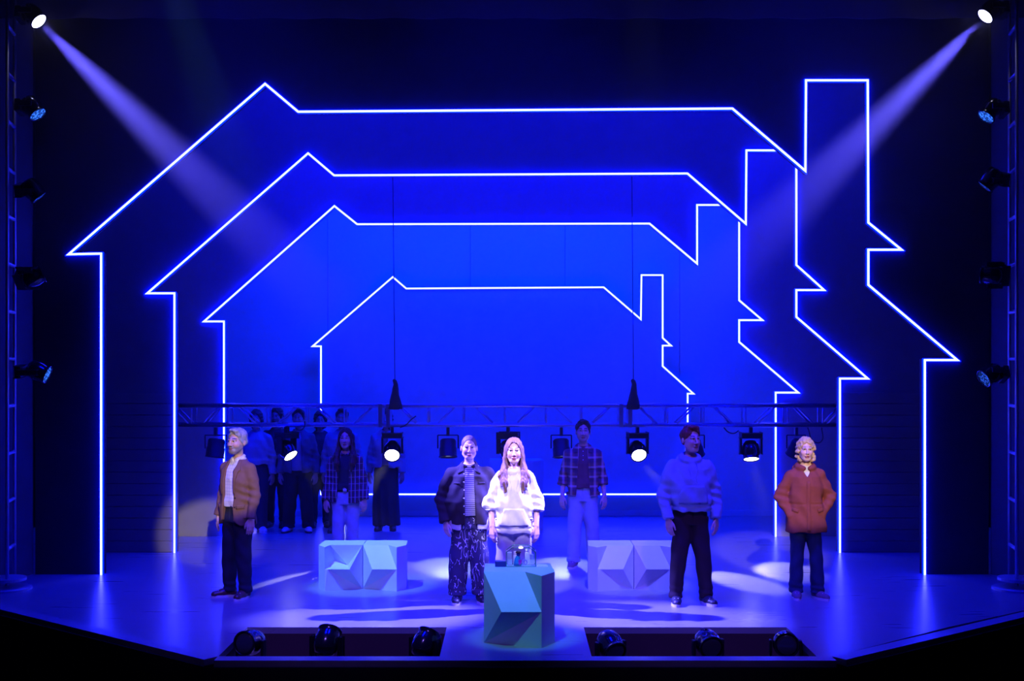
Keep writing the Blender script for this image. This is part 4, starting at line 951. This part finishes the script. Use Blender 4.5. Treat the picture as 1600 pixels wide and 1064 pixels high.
# 1. grey-haired man in a brown blazer
def top_blazer(root, bv, lv, g):
    sv = garment(g, 0.96, 0.012, 0.0, neck=0.056, neckz=1.49, fold=0.002); ring(sv, 1.452, 1.490, 0.060, 0.016, gap=0.22, k=0.008)
    opening(sv, 0, 0.0, 1.42, 0.0, 0.032, 1.50, 0.02)
    sh_ = put(sv, 'shirt', pattern_mat('checked_shirting', (0.80, 0.78, 0.74), [('X', 0.034, 0.10, 0.0, (0.30, 0.34, 0.5), 0.6), ('Z', 0.034, 0.10, 0.0, (0.30, 0.34, 0.5), 0.6)]), root)
    studs('button', sv, [(0, 1.40-0.075*i) for i in range(5)], 0.005, C_btn, sh_)
    jm = cloth('brown_wool', (0.20, 0.105, 0.065)); v = garment(g, 0.775, 0.042, 0.97, (0.070, 0.060, 0.048), 0.205, neck=0.064, seed=2, shoulder=0.012)
    opening(v, 0.0, 0.085, 0.775, 0.0, 0.058, 1.44, 0.0)
    v.clip(lambda X, Y, Z: np.where((Y < 0) & (np.abs(X) < 0.16), (0.775+0.9*np.clip(0.145-np.abs(X), 0, 0.05))-Z, -1.0))
    j = put(v, 'blazer', jm, root)
    for s in (-1, 1):
        patch('lapel', v, [(s*0.072, 1.445), (s*0.078, 1.32), (s*0.086, 1.10)], [(s*0.088, 1.448), (s*0.138, 1.345), (s*0.118, 1.335), (s*0.092, 1.09)], jm, j, 0.010, 0.006)
        patch('pocket_flap', v, [(s*0.115, 0.985), (s*0.115, 0.945)], [(s*0.178, 0.992), (s*0.178, 0.952)], jm, j, 0.007, 0.005, 4, 3)
    studs('button', v, [(0.095, 1.06), (0.100, 0.965)], 0.009, C_blk, j)
    patch('belt', lv, [(-0.13, 1.0), (-0.13, 0.965)], [(0.13, 1.0), (0.13, 0.965)], C_brshoe, root, 0.012, 0.008, 10, 2)
person(370, 933, 1.78, 'grey-bearded man in a brown blazer and checked shirt, turned to the left', rz=-0.58, yaw=0.12, sh=0.178, skin=(0.60, 0.38, 0.29), hair='short', hairc=(0.30, 0.30, 0.32),
       beard=((0.20, 0.19, 0.20), 0.85), feet=((-0.10, -0.02, -0.55), (0.11, 0.0, 0.25)), legm=C_navy, shoem=C_brshoe, solem=C_white, top=top_blazer, leg=(0.098, 0.078, 0.066))

# 2. shaven-headed person in a dark jacket
def top_jacket(root, bv, lv, g):
    tm_ = pattern_mat('striped_jersey', (0.10, 0.08, 0.16), [('Z', 0.020, 0.42, 0.0, (0.72, 0.68, 0.74), 1.0)])
    sv = garment(g, 0.93, 0.022, 0.0, neck=0.055, neckz=1.48, fold=0.002, belly=0.02); put(sv, 'tee_shirt', tm_, root)
    wv = garment(g, 0.79, 0.034, 0.0, hem_r=0.225, neck=0.09, fold=0.004, belly=0.02, seed=8); wv.clip(lambda X, Y, Z: Z-1.0+0*X+0*Y); opening(wv, 0, 0.085, 0.79, 0, 0.085, 1.0, 0.0)
    put(wv, 'shirt_tails', C_white, root)
    jm = cloth('charcoal_canvas', (0.032, 0.022, 0.024)); v = garment(g, 0.845, 0.055, 1.0, (0.082, 0.074, 0.060), 0.235, neck=0.066, seed=4, belly=0.02, shoulder=0.02, puff=0.015)
    opening(v, 0.012, 0.055, 0.845, 0.0, 0.045, 1.44, 0.0); ring(v, 1.445, 1.485, 0.074, 0.015, gap=0.45)
    j = put(v, 'jacket', jm, root)
    for s in (-1, 1):
        patch('collar_leaf', v, [(s*0.052, 1.462), (s*0.055, 1.40)], [(s*0.090, 1.470), (s*0.120, 1.372)], jm, j, 0.012, 0.007, 4, 6)
        patch('chest_pocket', v, [(s*0.095, 1.285), (s*0.095, 1.268)], [(s*0.165, 1.285), (s*0.165, 1.268)], jm, j, 0.006, 0.005, 5, 2)
    studs('button', v, [(-0.056, 1.37-0.082*i) for i in range(6)], 0.0075, C_btn, j)
person(733, 941, 1.73, 'shaven-headed person in a dark open jacket, striped tee and squiggle-print baggy trousers', rz=0.05, yaw=0.02, sh=0.185, wf=1.18, skin=(0.62, 0.42, 0.36), hair='buzz', hairc=(0.13, 0.08, 0.07), brow=(0.03, 0.02, 0.02),
       E=[(-0.292, 0.045, 1.10), (0.28, 0.045, 1.10)], W=[(-0.250, -0.055, 0.875), (0.25, -0.05, 0.875)], feet=((-0.125, 0.0, -0.15), (0.125, 0.0, 0.15)), leg=(0.112, 0.106, 0.098), hem=0.085,
       legm=squiggle_mat('squiggle_denim', (0.045, 0.035, 0.085), (0.72, 0.70, 0.85)), shoem=C_dkshoe, solem=C_white, top=top_jacket)

# 3. long-haired woman in a cream hoodie
def top_hoodie(mat_, hem, sleeve, dep, hr, cuff, srad=(0.082, 0.076, 0.062), seed=3, ease=0.05):
    def f(root, bv, lv, g):
        v = garment(g, hem, ease, sleeve, srad, hr, neck=0.058, neckz=1.47, seed=seed, fold=0.0065, shoulder=0.010, puff=0.02, belly=0.012)
        ring(v, 1.425, 1.478, 0.082, 0.028, cy=0.018, k=0.02); v.add(ell((0, 0.115, 1.42), (0.125, 0.05, 0.085)), 0.03)
        v.sub(cap((0, 0.026, 1.46), (0, -0.005, 1.58), 0.056, 0.085), 0.008)
        v.warp(lambda X, Y, Z: 0.006*np.cos(2*math.pi*(np.arctan2(X, -Y)*9/6.28))*np.exp(-((Z-hem-0.075)/0.03)**2)*(np.abs(X) < hr+0.03))
        v.warp(lambda X, Y, Z: 0.010*np.exp(-((Z-hem-0.055)/0.010)**2)*(np.abs(X) < hr+0.02))
        h = put(v, 'hoodie', mat_, root); rib = hr-0.03
        patch('kangaroo_pocket', v, [(-0.10, hem+0.26), (-0.145, hem+0.17), (-0.145, hem+0.085)], [(0.10, hem+0.26), (0.145, hem+0.17), (0.145, hem+0.085)], mat_, h, 0.011, 0.010, 12, 10)
        for s, ln in ((-1, 0.16), (1, 0.19)):
            bm = bmesh.new(); P = [(s*(0.035+0.008*math.sin(k)), v.front(s*0.035, 1.415-ln*k/6)-0.006, 1.415-ln*k/6) for k in range(7)]; b_path(bm, P, 0.0042, 6); bmobj('drawstring', bm, mat_, h)
    return f
C_cream = cloth('cream_fleece', (0.74, 0.71, 0.66)); C_sweat = cloth('grey_jersey', (0.50, 0.48, 0.52))
person(803, 953, 1.725, 'long-haired woman in a cream hoodie with pushed-up sleeves, standing behind the centre plinth', rz=0.0, yaw=0.0, sh=0.152, wf=1.0, fem=True, skin=(0.74, 0.47, 0.42), hair='long', hairc=(0.20, 0.105, 0.075),
       E=[(-0.235, 0.03, 1.105), (0.235, 0.03, 1.105)], W=[(-0.225, -0.05, 0.875), (0.232, -0.05, 0.875)], feet=((-0.10, 0, -0.1), (0.10, 0, 0.1)), leg=(0.104, 0.096, 0.09), hem=0.05,
       legm=C_sweat, shoem=C_white, solem=C_white, top=top_hoodie(C_cream, 0.80, 0.30, 1, 0.205, True, (0.076, 0.080, 0.064), ease=0.05))

# 4. man in an open plaid shirt
def top_plaidshirt(root, bv, lv, g):
    sv = garment(g, 0.955, 0.022, 0.0, neck=0.056, neckz=1.472, fold=0.003); t = put(sv, 'tee_shirt', cloth('maroon_jersey', (0.12, 0.045, 0.06)), root)
    studs('button', sv, [(0, 1.40-0.05*i) for i in range(3)], 0.006, C_btn, t)
    pm = pattern_mat('rust_plaid', (0.20, 0.075, 0.055), [('X', 0.095, 0.38, 0.1, (0.05, 0.022, 0.05), 0.75), ('Z', 0.115, 0.38, 0.0, (0.05, 0.022, 0.05), 0.75), ('X', 0.095, 0.20, 0.56, (0.55, 0.40, 0.40), 0.38), ('Z', 0.115, 0.20, 0.55, (0.55, 0.40, 0.40), 0.38), ('X', 0.095, 0.05, 0.635, (0.7, 0.6, 0.6), 0.4)])
    v = garment(g, 0.86, 0.040, 0.42, (0.070, 0.062, 0.055), 0.205, neck=0.066, seed=6, fold=0.005); opening(v, 0.0, 0.085, 0.86, 0.0, 0.05, 1.44, 0.0); ring(v, 1.44, 1.485, 0.070, 0.013, gap=0.4)
    j = put(v, 'plaid_shirt', pm, root)
    for s in (-1, 1):
        patch('collar_leaf', v, [(s*0.058, 1.455), (s*0.062, 1.39)], [(s*0.090, 1.462), (s*0.115, 1.375)], pm, j, 0.010, 0.006, 4, 6)
        patch('chest_pocket', v, [(s*0.085, 1.30), (s*0.085, 1.19)], [(s*0.155, 1.30), (s*0.155, 1.19)], pm, j, 0.006, 0.004, 5, 6)
person(911, 885, 1.78, 'man in an open rust plaid shirt and pale jeans, behind the right-hand seat', rz=-0.05, yaw=0.0, sh=0.185, skin=(0.50, 0.31, 0.25), hair='short', hairc=(0.025, 0.016, 0.014), beard=((0.22, 0.13, 0.11), 0.5),
       W=[(-0.25, -0.04, 0.87), (0.255, -0.04, 0.87)], feet=((-0.115, -0.04, -0.25), (0.125, 0.05, 0.25)), legm=C_jean, shoem=C_sneak, solem=C_white, top=top_plaidshirt, leg=(0.102, 0.088, 0.082))

# 5. red-haired man in a blue-grey hoodie
C_bluef = cloth('blue_grey_fleece', (0.22, 0.29, 0.45)); C_mar = cloth('black_maroon_twill', (0.030, 0.014, 0.020))
person(1079, 943, 1.83, 'red-haired man in a blue-grey hoodie and black trousers, feet apart', rz=0.08, yaw=0.32, sh=0.185, wf=1.0, skin=(0.55, 0.33, 0.28), hair='short', hairc=(0.17, 0.035, 0.018),
       E=[(-0.258, 0.04, 1.10), (0.258, 0.04, 1.10)], W=[(-0.235, -0.05, 0.86), (0.245, -0.05, 0.86)], feet=((-0.145, 0.0, -0.2), (0.150, -0.02, 0.28)), legm=C_mar, shoem=C_dkshoe, solem=C_white, top=top_hoodie(C_bluef, 0.93, 0.97, 1, 0.200, False, (0.080, 0.072, 0.054), seed=9, ease=0.045), leg=(0.104, 0.083, 0.068))

# 6. curly blonde woman in a rust coat
def top_coat(root, bv, lv, g):
    sv = garment(g, 1.2, 0.006, 0.0, hem_r=0.12, neck=0.052, neckz=1.48, fold=0.002); ring(sv, 1.44, 1.485, 0.057, 0.014, gap=0.3, k=0.008); put(sv, 'blouse', C_white, root)
    cm = cloth('rust_canvas', (0.25, 0.055, 0.04)); v = garment(g, 0.735, 0.045, 0.97, (0.074, 0.068, 0.056), 0.222, neck=0.062, seed=12, fold=0.0045, shoulder=0.008, cuff=False)
    opening(v, 0.0, 0.0, 1.34, 0.0, 0.062, 1.44, 0.0); ring(v, 1.435, 1.475, 0.086, 0.026, gap=0.42, k=0.02); v.add(ell((0, 0.115, 1.42), (0.13, 0.05, 0.075)), 0.03)
    v.warp(lambda X, Y, Z: 0.006*np.exp(-((Z-1.05)/0.012)**2)*(np.abs(X) < 0.2))
    c = put(v, 'coat', cm, root)
    patch('placket', v, [(-0.018, 1.30), (-0.018, 0.755)], [(0.024, 1.30), (0.024, 0.755)], cm, c, 0.008, 0.006, 3, 24)
    for s in (-1, 1): patch('pocket_flap', v, [(s*0.10, 0.99), (s*0.11, 0.955)], [(s*0.165, 1.01), (s*0.17, 0.975)], cm, c, 0.009, 0.006, 5, 3)
    studs('button', v, [(0.003, 1.25), (0.003, 1.10), (0.003, 0.955), (0.003, 0.80)], 0.0085, C_btn, c)
person(1259, 934, 1.69, 'curly blonde woman in a rust coat with her hands in its pockets', rz=-0.03, yaw=-0.03, sh=0.160, wf=1.0, fem=True, skin=(0.72, 0.46, 0.38), hair='curly', hairc=(0.58, 0.40, 0.20), brow=(0.35, 0.2, 0.12),
       E=[(-0.278, 0.05, 1.115), (0.278, 0.05, 1.115)], W=[(-0.165, -0.045, 0.925), (0.165, -0.045, 0.925)], feet=((-0.105, 0.0, -0.12), (0.125, -0.03, 0.45)), legm=C_djean, shoem=C_sneak, solem=C_white, top=top_coat, leg=(0.094, 0.072, 0.076))

# 7. woman with long dark hair in a plaid jacket
def top_shacket(root, bv, lv, g):
    sv = garment(g, 0.985, 0.012, 0.0, neck=0.062, neckz=1.46, fold=0.003); put(sv, 'tee_shirt', C_navy, root)
    pm = pattern_mat('dark_plaid', (0.055, 0.022, 0.045), [('Z', 0.085, 0.34, 0.1, (0.03, 0.018, 0.05), 0.9), ('X', 0.048, 0.16, 0.3, (0.50, 0.42, 0.60), 0.55), ('Z', 0.085, 0.10, 0.5, (0.45, 0.36, 0.55), 0.3)])
    v = garment(g, 0.82, 0.040, 0.97, (0.076, 0.072, 0.064), 0.215, neck=0.068, seed=14, fold=0.005); opening(v, -0.03, 0.080, 0.82, 0.0, 0.055, 1.44, 0.0); ring(v, 1.435, 1.48, 0.074, 0.014, gap=0.45)
    j = put(v, 'plaid_jacket', pm, root)
    for s in (-1, 1): patch('collar_leaf', v, [(s*0.064, 1.45), (s*0.07, 1.38)], [(s*0.10, 1.455), (s*0.125, 1.36)], pm, j, 0.010, 0.006, 4, 6)
    patch('belt', lv, [(-0.12, 1.005), (-0.12, 0.965)], [(0.12, 1.005), (0.12, 0.965)], C_blk, root, 0.012, 0.008, 10, 2)
    patch('belt_buckle', lv, [(-0.022, 1.012), (-0.022, 0.958)], [(0.026, 1.012), (0.026, 0.958)], C_btn, root, 0.018, 0.006, 2, 2)
person(540, 884, 1.68, 'woman with long dark hair in a dark plaid jacket, behind the left-hand seat', rz=0.03, yaw=-0.04, sh=0.165, fem=True, skin=(0.48, 0.29, 0.25), hair='long', hairc=(0.05, 0.016, 0.014),
       W=[(-0.245, -0.03, 0.865), (0.24, -0.03, 0.865)], feet=((-0.09, 0, -0.1), (0.09, 0, 0.1)), legm=C_jean, shoem=C_dkshoe, solem=C_white, top=top_shacket, leg=(0.096, 0.082, 0.082))

# 8. the dim group at the back left
GD = 'dim figures standing upstage left'
def top_plain(m, hem, ease=0.04, sleeve=0.97, open_=None, inner=None, hr=None, name='sweater', hood=False):
    def f(root, bv, lv, g):
        if inner is not None:
            sv = garment(g, hem+0.03, ease-0.03, 0.0, neck=0.058, fold=0.002); put(sv, 'shirt', inner, root)
        v = garment(g, hem, ease, sleeve, (0.074, 0.066, 0.054), hr, neck=0.064, seed=int(hem*100), fold=0.005)
        if open_: opening(v, 0, open_, hem, 0, open_*0.7, 1.44, 0.0)
        ring(v, 1.44, 1.478, 0.070, 0.014, gap=0.3)
        put(v, name, m, root)
    return f
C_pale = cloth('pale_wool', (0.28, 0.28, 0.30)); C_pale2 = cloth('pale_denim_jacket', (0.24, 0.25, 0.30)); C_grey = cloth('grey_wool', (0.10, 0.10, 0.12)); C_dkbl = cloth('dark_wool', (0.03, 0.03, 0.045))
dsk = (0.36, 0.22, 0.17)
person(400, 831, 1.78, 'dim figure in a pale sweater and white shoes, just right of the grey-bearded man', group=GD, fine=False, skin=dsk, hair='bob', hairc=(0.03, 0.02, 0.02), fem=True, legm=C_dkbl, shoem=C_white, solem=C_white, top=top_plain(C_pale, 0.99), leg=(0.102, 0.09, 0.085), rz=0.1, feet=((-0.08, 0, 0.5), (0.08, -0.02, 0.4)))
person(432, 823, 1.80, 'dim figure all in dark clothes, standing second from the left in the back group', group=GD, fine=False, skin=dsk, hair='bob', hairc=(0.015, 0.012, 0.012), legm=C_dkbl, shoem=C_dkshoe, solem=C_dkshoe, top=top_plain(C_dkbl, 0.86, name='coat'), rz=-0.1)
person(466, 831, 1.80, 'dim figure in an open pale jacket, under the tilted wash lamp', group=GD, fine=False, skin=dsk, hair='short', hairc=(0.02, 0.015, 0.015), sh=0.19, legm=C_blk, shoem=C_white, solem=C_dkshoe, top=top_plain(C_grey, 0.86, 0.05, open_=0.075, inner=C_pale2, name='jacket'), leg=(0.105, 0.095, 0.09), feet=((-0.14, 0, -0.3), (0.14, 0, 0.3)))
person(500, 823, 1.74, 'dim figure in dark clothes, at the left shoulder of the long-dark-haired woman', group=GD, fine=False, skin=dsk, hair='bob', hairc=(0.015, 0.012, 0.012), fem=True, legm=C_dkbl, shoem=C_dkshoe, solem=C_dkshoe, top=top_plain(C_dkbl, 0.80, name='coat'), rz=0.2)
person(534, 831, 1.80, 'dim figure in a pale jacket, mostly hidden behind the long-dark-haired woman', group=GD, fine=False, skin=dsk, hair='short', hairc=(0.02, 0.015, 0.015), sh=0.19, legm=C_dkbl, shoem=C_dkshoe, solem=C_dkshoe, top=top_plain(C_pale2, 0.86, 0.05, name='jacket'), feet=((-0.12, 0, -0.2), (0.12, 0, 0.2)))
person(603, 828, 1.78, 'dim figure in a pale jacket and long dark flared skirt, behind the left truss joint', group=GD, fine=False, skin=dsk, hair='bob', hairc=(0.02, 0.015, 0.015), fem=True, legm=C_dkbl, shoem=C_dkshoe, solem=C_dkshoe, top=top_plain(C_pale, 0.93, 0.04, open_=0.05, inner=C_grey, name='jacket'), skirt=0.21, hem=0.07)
